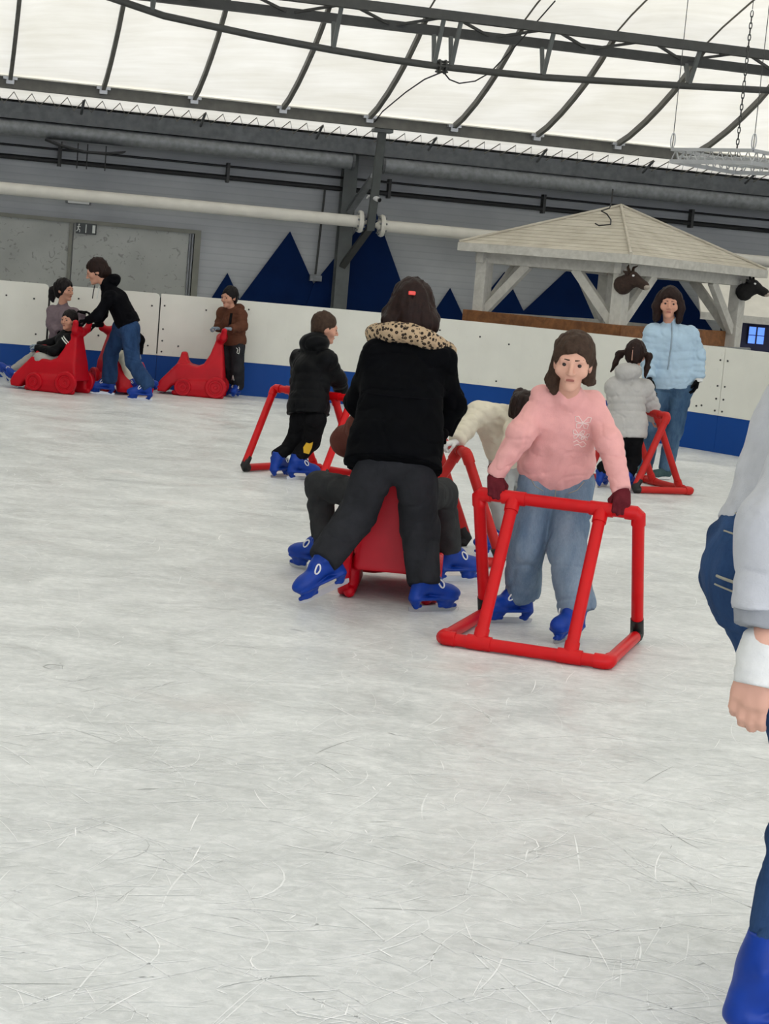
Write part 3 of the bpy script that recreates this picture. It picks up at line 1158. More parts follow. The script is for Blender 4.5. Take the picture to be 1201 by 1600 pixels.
for k in range(len(zz) - 1):
    p = hall(zz[k], *(CA if k % 2 else CB)) - b
    q = hall(zz[k + 1], *(CB if k % 2 else CA)) - b
    MB().beam(p, q, .03, .03).build('lattice_bar', M['steel_dark'], ts)
for s in (-1, 1):
    mb = MB().lathe(hall(-1.04 + .028 * s, 5.08, 4.095) - b, HW * s, [(0, .085), (.02, .085)], 14)
    mb.build('splice_flange', M['steel_dark'], ts)
for k in range(6):
    t = k * math.pi / 3
    MB().lathe(hall(-1.04, 5.08 + .068 * math.cos(t), 4.095 + .068 * math.sin(t)) - b, HW, [(-.07, .012), (.07, .012)], 6).build('splice_bolt', M['steel_dark'], ts)

# cables on the truss
cb = MB().tube([hall(-1.0, 5.08, 4.02), hall(-.93, 5.06, 3.96), hall(-.8, 5.04, 3.93), hall(-.6, 5.02, 3.98), hall(-.42, 5.0, 4.1), hall(-.15, 5.1, 4.45),
                hall(.15, 5.5, 4.95)], .009, 6).build('truss_cable', M['cable'])
tag(cb, 'black cable drooping from the truss splice up to the roof', 'cable')
cb = MB().tube([hall(-1.04, 5.06, 4.03), hall(-1.07, 4.4, 4.0), hall(-1.1, 3.6, 3.9), hall(-1.15, 2.6, 3.72), hall(-1.12, 2.05, 3.62)], .009, 6).build('stay_cable', M['cable'])
tag(cb, 'black cable running from the truss splice down to the eave beam', 'cable')

# ---- hanging aluminium grid frame (top right)
hf = empty('hanging_grid_frame', (2.37, 17, 2.88))
tag(hf, 'square aluminium lattice frame hung on chains at the top right', 'frame')
fc = [Vector((2.37, 17.0, 2.88)), Vector((3.1, 17.75, 2.88)), Vector((3.75, 17.1, 2.88)), Vector((3.0, 16.35, 2.88))]
b = hf.location
for k in range(4):
    p, q = fc[k], fc[(k + 1) % 4]
    MB().beam(p - b, q - b, .035, .035).build('frame_rail', M['alu'], hf)
    MB().beam(p - b + Vector((0, 0, .11)), q - b + Vector((0, 0, .11)), .03, .03).build('frame_rail', M['alu'], hf)
    mb = MB()
    for j in range(9):
        t0, t1 = j / 9, (j + .5) / 9
        t2 = (j + 1) / 9
        P = lambda t, z: p.lerp(q, t) - b + Vector((0, 0, z))
        mb.tube([P(t0, 0), P(t1, .11), P(t2, 0)], .007, 5)
    mb.build('lattice_bar', M['alu'], hf)
for k in range(1, 9):
    t = k / 9
    MB().tube([fc[0].lerp(fc[1], t) - b + Vector((0, 0, .05)), fc[3].lerp(fc[2], t) - b + Vector((0, 0, .05))], .008, 5).build('grid_bar', M['alu'], hf)
    MB().tube([fc[0].lerp(fc[3], t) - b + Vector((0, 0, .05)), fc[1].lerp(fc[2], t) - b + Vector((0, 0, .05))], .008, 5).build('grid_bar', M['alu'], hf)
for k, c in enumerate(fc):
    c = c + Vector((0, 0, .1))
    if k in (0, 3):
        MB().tube([c - b, c - b + Vector((0, 0, 2.6))], .004, 5).build('hanging_wire', M['steel_dark'], hf)
        mb = MB()
        mb.tube([c - b + Vector((.02 * math.cos(t), 0, .09 + .07 * math.sin(t))) for t in [i * math.pi / 6 for i in range(12)]], .006, 5, closed=True)
        mb.build('turnbuckle', M['alu'], hf)
    else:
        for j in range(26):
            z = .03 + j * .055
            mb = MB()
            ax = Vector((1, 0, 0)) if j % 2 else Vector((0, 1, 0))
            mb.tube([c - b + ax * (.013 * math.cos(t)) + Vector((0, 0, z + .036 * math.sin(t))) for t in [i * math.pi / 4 for i in range(8)]], .005, 4, closed=True)
            mb.build('chain_link', M['steel_dark'], hf)
        MB().tube([c - b + Vector((0, 0, 1.45)), c - b + Vector((0, 0, 2.6))], .004, 5).build('hanging_wire', M['steel_dark'], hf)

# ---- timber pavilion behind the boards
GZ0 = Vector((2.52, 20.5, 0))
GU = Vector((-.766, .643, 0))
GV = Vector((.643, .766, 0))
GL, GM = 2.48, 3.15
gz = empty('pavilion', GZ0 + GU * .2 + GV * .2)
tag(gz, 'weathered white timber pavilion with hipped beige roof behind the boards', 'pavilion')
b = gz.location


def gp(p, q, z):
    return GZ0 + GU * p + GV * q + Vector((0, 0, z)) - b


ins = .24
cor = [(ins, ins), (GL - ins, ins), (GL - ins, GM - ins), (ins, GM - ins)]
for (p, q) in cor:
    MB().beam(gp(p, q, 0), gp(p, q, 1.9), .155, .155, up=GU).build('post', M['whitewood'], gz, bevel=.008)
for k in range(4):
    (p0, q0), (p1, q1) = cor[k], cor[(k + 1) % 4]
    d = Vector((p1 - p0, q1 - q0))
    L = d.length
    d /= L
    e = .12
    MB().beam(gp(p0 - d.x * e, q0 - d.y * e, 1.915), gp(p1 + d.x * e, q1 + d.y * e, 1.915), .1, .15).build('top_beam', M['whitewood'], gz, bevel=.006)
    for (px_, qy_, s) in ((p0, q0, 1), (p1, q1, -1)):
        MB().beam(gp(px_ + d.x * s * .06, qy_ + d.y * s * .06, 1.26), gp(px_ + d.x * s * .66, qy_ + d.y * s * .66, 1.86), .075, .11).build('brace', M['whitewood'], gz, bevel=.005)
    if k in (0, 3):
        MB().beam(gp(p0 - d.x * .1 - d.y * .1, q0 - d.y * .1 - d.x * .1, 1.12), gp(p1 + d.x * .18 - d.y * .1 * (1 if k == 0 else -1) * 0 - (.1 if k == 3 else 0), q1 + d.y * .1 - (.1 if k == 0 else 0), 1.12), .05, .28).build('rail_plank', M['brownwood'], gz, bevel=.006)
    else:
        MB().beam(gp(p0, q0, 1.22), gp(p1, q1, 1.22), .05, .06).build('rail', M['whitewood'], gz)
ec = [(0, 0), (GL, 0), (GL, GM), (0, GM)]
apex = gp(GL / 2, GM / 2, 2.68)
for k in range(4):
    (p0, q0), (p1, q1) = ec[k], ec[(k + 1) % 4]
    MB().beam(gp(p0, q0, 2.015), gp(p1, q1, 2.015), .04, .1).build('fascia', M['whitewood'], gz)
    A, B = gp(p0, q0, 2.06), gp(p1, q1, 2.06)
    nc = 14
    mb = MB()
    # courses of roof board, each lapping the one below
    for j in range(nc):
        t0, t1 = j / nc, (j + 1.06) / nc
        t1 = min(t1, 1)
        up_ = Vector((0, 0, .008))
        P0, P1 = A.lerp(apex, t0) + up_, B.lerp(apex, t0) + up_
        Q0, Q1 = A.lerp(apex, t1), B.lerp(apex, t1)
        MB().add([P0, P1, Q1, Q0, P0 - up_, P1 - up_, Q1 - up_, Q0 - up_], [(0, 1, 2, 3), (7, 6, 5, 4), (0, 4, 5, 1), (1, 5, 6, 2), (2, 6, 7, 3), (3, 7, 4, 0)]).build('roof_board', M['gazeboroof'], gz)
    MB().tube([A + Vector((0, 0, .015)), apex + Vector((0, 0, .015))], .02, 6).build('hip_ridge', M['gazeboroof'], gz)
cbl = MB().tube([gp(.9, .55, 2.36), gp(.88, .6, 2.34), gp(.85, .8, 2.37), gp(.95, .95, 2.43), gp(1.05, 1.0, 2.5), gp(1.1, .95, 2.53), gp(1.12, 1.15, 2.58), gp(1.2, 1.3, 2.66), gp(1.2, 1.3, 2.82)], .009, 5)
cbl.v = [tuple(Vector(v) + b + Vector((0, 0, .05))) for v in cbl.v]
tag(cbl.build('roof_cable', M['cable']), 'thin black cable looping over the pavilion roof', 'cable')
rl = MB()
q_ = [gp(-.02, .25, 1.06), gp(-.02, 2.9, 1.06)]
rl.tube([Vector(v) + b for v in q_], .022, 8)
tag(rl.build('metal_rail', M['galv']), 'grey tubular rail in front of the pavilion plank', 'rail')


def trophy(name, label, pos, face, fur, horn):
    """plush animal head hung on a post"""
    f = unit(face)
    u = np.array([0, 0, 1.0])
    r = unit(np.cross(f, u))
    P = lambda x, y, z: np.array(pos) + r * x + f * y + u * z
    e = empty(name, pos)
    tag(e, label, 'animal head')
    s = SDF(.009, .03)
    s.cone(P(0, 0, -.06), P(0, .1, .0), .11, .085)
    s.cone(P(0, .1, .02), P(0, .24, -.04), .085, .05)
    s.ell(P(0, .27, -.05), (.05, .05, .045), (r, f, u))
    s.wrinkle((.006, (40, 40, 40)))
    s.build('head', fur, e, pos)
    s = SDF(.007, .015)
    s.ell(P(0, .285, -.06), (.046, .04, .04), (r, f, u))
    s.build('muzzle', M['fur_pale'], e, pos)
    for sd in (-1, 1):
        s = SDF(.006, .01)
        s.cone(P(.07 * sd, .07, .07), P(.15 * sd, .05, .09), .03, .012, flat=.5, lat=u)
        s.build('ear', fur, e, pos)
        mb = MB()
        mb.tube([Vector(P(.05 * sd, .08, .09) - pos), Vector(P(.08 * sd, .07, .14) - pos), Vector(P(.13 * sd, .1, .17) - pos)], [.02, .016, .005], 8)
        mb.build('horn', horn, e)
        mb = MB()
        mb.lathe(Vector(P(.062 * sd, .14, .05) - pos), Vector(r * sd), [(-.01, .014), (.012, .014), (.018, .006)], 10)
        mb.build('eye', M['whiteplastic'], e)
    return e


pf = np.array(gp(.17, .17, 1.78) + b)
trophy('animal_head', 'brown plush animal head with pale muzzle on the pavilion corner post', pf, (.85, -.5, 0), M['fur_brown'], M['hair_short'])
pr_ = np.array(gp(.2, GM - .22, 1.83) + b)
trophy('animal_head', 'black plush animal head on the right pavilion post', pr_ + np.array([.02, -.1, 0]), (.9, -.45, 0), M['fur_black'], M['fur_black'])

# black pennant at the right edge of the roof
pn = MB()
p0 = Vector((4.62, 22.85, 1.98))
outl = [(0, 0), (.5, .05), (.5, -.3), (.28, -.22), (.02, -.28), (.12, -.18), (.02, -.12)]
k = len(outl)
pn.add([p0 + Vector((x, 0, z)) for x, z in outl] + [p0 + Vector((x, .015, z)) for x, z in outl],
       [tuple(range(k)), tuple(range(2 * k - 1, k - 1, -1))] + [(i, (i + 1) % k, k + (i + 1) % k, k + i) for i in range(k)])
tag(pn.build('black_pennant', M['fur_black']), 'black jagged pennant hanging at the right end of the pavilion eave', 'pennant')

# ---- stall to the right of the pavilion
sl = empty('market_stall', (6.0, 25.2, 0))
tag(sl, 'deep blue stall with pale awning and lit windows at the right edge', 'stall')
b = sl.location
def sbox(name, mat, *bx):
    mb = MB()
    for q in bx:
        mb.box(*q)
    mb.v = [tuple(Vector(v) - b) for v in mb.v]
    return mb.build(name, mat, sl)


sbox('stall_wall', M['stallblue'], (4.55, 9, 25.3, 25.5, 0, 1.42), (4.5, 4.6, 25.0, 25.5, 0, 1.42))
mb = MB()
mb.hexa([Vector(v) - b for v in ((4.1, 24.9, 1.40), (9, 24.9, 1.40), (9, 25.9, 2.1), (4.1, 25.9, 2.1), (4.1, 24.9, 1.46), (9, 24.9, 1.46), (9, 25.9, 2.16), (4.1, 25.9, 2.16))])
mb.build('awning', M['pipe_white'], sl)
sbox('awning_edge', M['whitewood'], (4.1, 9, 24.86, 24.92, 1.36, 1.46))
for x0 in (4.86, 4.98, 5.3, 5.42):
    o = sbox('lit_window', M['bluelit'], (x0, x0 + .1, 25.27, 25.3, 1.08, 1.31))
    mb = MB()
    for (xa, xb, za, zb) in ((x0 - .01, x0, 1.07, 1.32), (x0 + .1, x0 + .11, 1.07, 1.32), (x0, x0 + .1, 1.19, 1.2), (x0, x0 + .1, 1.31, 1.32)):
        mb.box(xa - b.x, xb - b.x, 25.25 - b.y, 25.3 - b.y, za, zb)
    mb.build('window_bar', M['stallblue'], o)


# ------------------------------------------------------------------ equipment
def place(o, pos, fwd, pitch=0.0, scale=1.0):
    """local +y to the heading (x, y), optional nose-up pitch"""
    f = Vector((fwd[0], fwd[1], 0)).normalized()
    rz = math.atan2(-f.x, f.y)
    o.matrix_local = Matrix.Translation(pos) @ Matrix.Rotation(rz, 4, 'Z') @ Matrix.Rotation(pitch, 4, 'X') @ Matrix.Scale(scale, 4)


WW, WD, WZ, PR = .76, .70, .655, .029
walker_meshes = {}


def wm(key, fn):
    if key not in walker_meshes:
        mb = MB()
        fn(mb)
        walker_meshes[key] = mb.mesh(key[0] if isinstance(key, tuple) else key)
    return walker_meshes[key]


def walker(label, pos, fwd, mat, depth=WD, width=WW):
    e = empty('skating_frame')
    place(e, (pos[0], pos[1], 0), fwd)
    tag(e, label, 'skating aid', 'red pipe skating frames on the ice')
    h = width / 2
    zb = PR + .004
    ay = depth * .46
    ins = .17

    def part(name, fn, m=mat):
        mb = MB()
        fn(mb)
        return mb.build(name, m, e)

    part('top_rail', lambda m: m.tube([(-h, ay, WZ), (h, ay, WZ)], PR, 14))
    part('base_rail', lambda m: m.tube([(-h, depth, zb), (h, depth, zb)], PR, 14))
    for s in (-1, 1):
        x = s * h
        part('rear_leg', lambda m: m.tube([(x, ay, WZ), (x, .03, .07)], PR, 14))
        part('side_rail', lambda m: m.tube([(x, depth, zb), (x, .05, zb)], PR, 14))
        part('front_leg', lambda m: m.tube([(s * (h - ins), ay, WZ), (s * (h - ins), depth, zb)], PR, 14))
        part('rubber_foot', lambda m: m.tube([(x, .06, .12), (x, .02, .045), (x, .03, .033), (x, .07, .032)], [.032, .033, .033, .031], 12), M['rubber'])
        R2 = PR + .005
        d = (Vector((x, .03, .07)) - Vector((x, ay, WZ))).normalized()
        part('elbow_fitting', lambda m: m.tube([Vector((x - s * .06, ay, WZ)), Vector((x - s * .012, ay, WZ)), Vector((x, ay, WZ)) + d * .012, Vector((x, ay, WZ)) + d * .06], R2, 14))
        part('elbow_fitting', lambda m: m.tube([(x - s * .06, depth, zb + .002), (x - s * .01, depth, zb + .002), (x, depth - .01, zb + .002), (x, depth - .06, zb + .002)], R2, 14))
        xf = s * (h - ins)
        dd = (Vector((xf, depth, zb)) - Vector((xf, ay, WZ))).normalized()
        part('tee_fitting', lambda m: (m.tube([(xf - .055, ay, WZ), (xf + .055, ay, WZ)], R2, 14),
                                       m.tube([Vector((xf, ay, WZ)), Vector((xf, ay, WZ)) + dd * .07], R2, 14)))
        part('tee_fitting', lambda m: (m.tube([(xf - .055, depth, zb + .002), (xf + .055, depth, zb + .002)], R2, 14),
                                       m.tube([Vector((xf, depth, zb)) - dd * .07, Vector((xf, depth, zb))], R2, 14)))
    return e


def poly_sd(Py, Pz, poly):
    d = np.full(Py.shape, 1e9)
    ins = np.zeros(Py.shape, bool)
    k = len(poly)
    for i in range(k):
        ax_, ay_ = poly[i]
        bx_, by_ = poly[(i + 1) % k]
        ex, ey = bx_ - ax_, by_ - ay_
        wx, wy = Py - ax_, Pz - ay_
        t = np.clip((wx * ex + wy * ey) / (ex * ex + ey * ey + 1e-12), 0, 1)
        d = np.minimum(d, (wx - ex * t) ** 2 + (wy - ey * t) ** 2)
        c = ((ay_ <= Pz) & (by_ > Pz)) | ((by_ <= Pz) & (ay_ > Pz))
        xi = ax_ + (Pz - ay_) / (by_ - ay_ + 1e-12) * ex
        ins ^= c & (Py < xi)
    d = np.sqrt(d)
    return np.where(ins, -d, d)


SLED_POLY = [(.03, .15), (.06, .40), (.095, .70), (.155, .71), (.22, .50), (.285, .385), (.36, .35), (.44, .365), (.475, .41), (.492, .49), (.515, .505),
             (.56, .50), (.572, .44), (.60, .36), (.68, .265), (.77, .165), (.81, .08), (.795, .03), (.70, .025), (.64, .10), (.55, .13), (.2, .13)]


def sled_body():
    s = SDF(.009, .03)

    def fn(P):
        d2 = poly_sd(P[:, 1], P[:, 2], SLED_POLY) + .012
        z, y = P[:, 2], P[:, 1]
        w = np.interp(z, [0, .15, .34, .40, .70, .8], [.19, .19, .175, .155, .075, .07])
        fin = (y > .45) & (z > .37)
        w = np.where(fin, np.interp(z, [.37, .46, .52], [.12, .075, .06]), w)
        nose = np.clip((y - .6) / .2, 0, 1)
        w = w + .03 * nose * (z < .3)
        dx = np.abs(P[:, 0]) - w + .012
        k = .03
        h = np.maximum(k - np.abs(d2 - dx), 0) / k
        return np.maximum(d2, dx) + h * h * k * .25 - .012
    s.fnop(fn, (-.25, -.02, -.02), (.25, .86, .78))
    for sd in (-1, 1):
        s.cone((sd * .195, .10, .105), (sd * .195, .52, .10), .10, .085, flat=.42, lat=(0, 0, 1), k=.02)
        s.cone((sd * .195, .05, .03), (sd * .195, .60, .03), .03, .03, k=.015)
        s.cone((sd * .205, .2, .13), (sd * .205, .42, .13), .022, .022, k=.015)
        s.cone((sd * .205, .2, .085), (sd * .205, .42, .085), .022, .022, k=.015)
        # horn handles
        s.chain([(0, .115, .70), (sd * .09, .10, .685), (sd * .15, .085, .71), (sd * .175, .07, .79)], [.05, .042, .036, .032], k=.025)
        # bumper ribs on the nose
        s.cone((sd * .12, .62, .30), (sd * .17, .78, .10), .02, .024, k=.02)
    # hollow under the nose
    s.ell((0, .74, .0), (.14, .07, .05), sub=True, k=.01)
    return s.mesh('sled_body')


def sled_wheel(r):
    mb = MB()
    mb.lathe((0, 0, 0), (1, 0, 0), [(-.03, r * .9), (-.022, r), (.02, r), (.03, r * .93), (.03, r * .70), (.02, r * .66), (.02, r * .5), (.028, r * .46), (.028, r * .2), (.022, r * .15)], 28)
    me = mb.mesh('wheel')
    return me


SLED_ME = sled_body()
SLED_ME.materials.append(M['sled'])
WH_R, WH_F = sled_wheel(.125), sled_wheel(.10)
for me in (WH_R, WH_F):
    me.materials.append(M['sled'])


def sled(label, pos, fwd):
    e = empty('push_sled')
    place(e, (pos[0], pos[1], 0), fwd)
    tag(e, label, 'sled', 'red plastic push sleds')
    link('sled_body', SLED_ME, None, e)
    for sd in (-1, 1):
        for me, y, z in ((WH_R, .12, .127), (WH_F, .50, .102)):
            w = link('wheel', me, None, e)
            w.matrix_local = Matrix.Translation((sd * .225, y, z)) @ Matrix.Rotation(0 if sd > 0 else math.pi, 4, 'Z')
    return e


# ------------------------------------------------------------------ skates, shoes, hands (built once, then placed)
def skate_boot():
    s = SDF(.006, .03)
    s.cone((0, -.085, .105), (0, -.062, .17), .042, .046)
    s.cone((0, -.062, .17), (0, -.05, .275), .046, .046)
    s.cone((0, -.05, .15), (0, .10, .105), .05, .042)
    s.ell((0, .115, .098), (.047, .065, .04))
    s.cone((0, -.03, .19), (0, .02, .165), .04, .035)
    s.cone((0, -.098, .074), (0, .145, .074), .045, .045, flat=.32, lat=(1, 0, 0), k=.012)
    # heel and sole pillars of the blade holder
    s.cone((0, -.098, .07), (0, -.088, .03), .036, .017, flat=1.1, lat=(0, 1, 0), k=.012)
    s.cone((0, .075, .065), (0, .10, .032), .036, .018, k=.012)
    s.cone((0, .12, .065), (0, .12, .034), .034, .018, k=.012)
    s.cone((0, -.10, .03), (0, -.06, .03), .010, .010, k=.008)
    s.cone((0, .06, .03), (0, .155, .032), .012, .012, k=.008)
    # shell edge
    s.cone((-.046, -.02, .185), (-.044, -.085, .17), .012, .012, k=.012)
    s.cone((.046, -.02, .185), (.044, -.085, .17), .012, .012, k=.012)
    s.cut((0, 0, .245), (0, -.15, 1))
    return s.mesh('skate_boot')


def skate_bits():
    bl = MB()
    prof = [(-.13, .004), (-.135, .024), (-.1, .032), (.14, .034), (.165, .03), (.17, .018), (.155, .004), (.12, 0), (-.12, 0)]
    k = len(prof)
    bl.add([(-.0022, y, z) for y, z in prof] + [(.0022, y, z) for y, z in prof],
           [tuple(range(k - 1, -1, -1)), tuple(range(k, 2 * k))] + [(i, (i + 1) % k, k + (i + 1) % k, k + i) for i in range(k)])
    bks = []
    for sd in (-1, 1):
        bk = MB()
        c = Vector((sd * .046, .03, .158))
        a = .9
        pts = []
        for i in range(14):
            t = i * 2 * math.pi / 14
            py, pz = .026 * math.cos(t), .013 * math.sin(t)
            pts.append(c + Vector((sd * (.004 - abs(py) * .25), py * math.cos(a) + pz * math.sin(a), -py * math.sin(a) + pz * math.cos(a))))
        bk.tube(pts, .0045, 6, closed=True)
        bks.append(bk)
    bos = []
    for sd in (-1, 1):
        bo = MB()
        bo.lathe((sd * .043, -.072, .158), (sd, 0, 0), [(-.005, .014), (.008, .014), (.011, .009)], 12)
        bos.append(bo)
    r = []
    for nm, mb, m in (('blade', bl, 'steel'), ('buckle', bks[0], 'whiteplastic'), ('buckle', bks[1], 'whiteplastic'), ('bolt', bos[0], 'rubber'), ('bolt', bos[1], 'rubber')):
        me = mb.mesh(nm)
        me.materials.append(M[m])
        r.append((nm, me))
    return r


BOOT = skate_boot()
BOOT.materials.append(M['boot'])
SKATE_BITS = skate_bits()


def skate(person, pos, fwd, pitch=0, scale=1.0, roll=0):
    o = link('ice_skate', BOOT, None, person)
    f = Vector((fwd[0], fwd[1], 0)).normalized()
    rz = math.atan2(-f.x, f.y)
    o.matrix_local = Matrix.Translation(Vector(pos) - person.location) @ Matrix.Rotation(rz, 4, 'Z') @ Matrix.Rotation(pitch, 4, 'X') @ Matrix.Rotation(roll, 4, 'Y') @ Matrix.Scale(scale, 4)
    o['label'] = 'blue plastic ice skate'
    for nm, me in SKATE_BITS:
        link(nm, me, None, o)
    return o


def skate_ankle(pos, fwd, pitch, scale, z=.19):
    f = Vector((fwd[0], fwd[1], 0)).normalized()
    rz = math.atan2(-f.x, f.y)
    m = Matrix.Translation(Vector(pos)) @ Matrix.Rotation(rz, 4, 'Z') @ Matrix.Rotation(pitch, 4, 'X') @ Matrix.Scale(scale, 4)
    return np.array(m @ Vector((0, -.055, z)))


def shoe_mesh():
    s = SDF(.006, .03)
    s.cone((0, -.06, .06), (0, -.05, .10), .042, .045)
    s.cone((0, -.05, .065), (0, .09, .05), .045, .038)
    s.ell((0, .11, .04), (.045, .06, .035))
    s.cut((0, 0, .115), (0, 0, 1))
    s.cut((0, 0, .012), (0, 0, -1))
    return s.mesh('shoe_upper')


def shoe_sole():
    s = SDF(.006, .02)
    s.cone((0, -.065, .015), (0, .12, .015), .046, .044, flat=.4, lat=(1, 0, 0))
    s.cut((0, 0, .001), (0, 0, -1))
    return s.mesh('sole')


def hand_sdf(s, T, size=1.0, mode='grip', side=1):
    """T maps local (x, y, z) to the target space; right hand has its thumb at -x. Fingers along +y, palm facing -z."""
    k = size
    P = lambda x, y, z: T(x * side * k, y * k, z * k)
    s.cone(P(0, -.05, 0), P(0, .0, 0), .03 * k, .027 * k, k=.012)
    s.cone(P(-.018, .012, 0), P(-.024, .075, .002), .02 * k, .018 * k, k=.012)
    s.cone(P(.018, .012, 0), P(.024, .07, 0), .019 * k, .017 * k, k=.012)
    s.cone(P(0, .012, 0), P(0, .078, .003), .02 * k, .018 * k, k=.012)
    curl = {'grip': (.75, 1.35, 1.2), 'relax': (.35, .5, .4), 'open': (.1, .15, .1)}[mode]
    for x, L, y0 in ((-.03, .95, .078), (-.01, 1.05, .082), (.010, 1.0, .08), (.029, .8, .074)):
        p = np.array([x, y0, .002])
        a = 0
        r = [.0105, .0098, .009, .0078]
        pts = [p]
        for j, (seg, c) in enumerate(zip((.042, .03, .022), curl)):
            a += c
            p = p + np.array([x * .04, math.cos(a), -math.sin(a)]) * seg * L
            pts.append(p)
        for j in range(3):
            s.cone(P(*pts[j]), P(*pts[j + 1]), r[j] * k, r[j + 1] * k, k=.005)
    if mode == 'grip':
        th = [(-.03, .02, -.004), (-.05, .045, -.022), (-.045, .07, -.045), (-.03, .085, -.06)]
    else:
        th = [(-.03, .02, -.004), (-.055, .045, -.012), (-.062, .075, -.022), (-.058, .095, -.03)]
    for j in range(3):
        s.cone(P(*th[j]), P(*th[j + 1]), (.014, .012, .0105)[j] * k, (.012, .0105, .009)[j] * k, k=.006)


HANDS = {}


def hand_mesh(mode, side):
    if (mode, side) not in HANDS:
        s = SDF(.0042, .01)
        hand_sdf(s, lambda x, y, z: np.array([x, y, z]), 1.0, mode, side)
        HANDS[(mode, side)] = s.mesh('glove_' + mode)
    return HANDS[(mode, side)]


def frame_from(d, n):
    """columns x, y(=d), z for a hand with fingers along d and back of hand towards n"""
    d = unit(d)
    z = unit(np.asarray(n, float) - d * (np.asarray(n, float) @ d))
    x = np.cross(d, z)
    return x, d, z


def glove(person, wrist, d, n, side, mode, mat, size=1.0, name='glove'):
    me = hand_mesh(mode, side)
    x, y, z = frame_from(d, n)
    o = bpy.data.objects.new(name, me.copy())
    o.data.materials.append(mat)
    COL.objects.link(o)
    o.parent = person
    w = np.asarray(wrist) - np.array(person.location)
    o.matrix_local = Matrix(((x[0] * size, y[0] * size, z[0] * size, w[0]), (x[1] * size, y[1] * size, z[1] * size, w[1]), (x[2] * size, y[2] * size, z[2] * size, w[2]), (0, 0, 0, 1)))
    return o

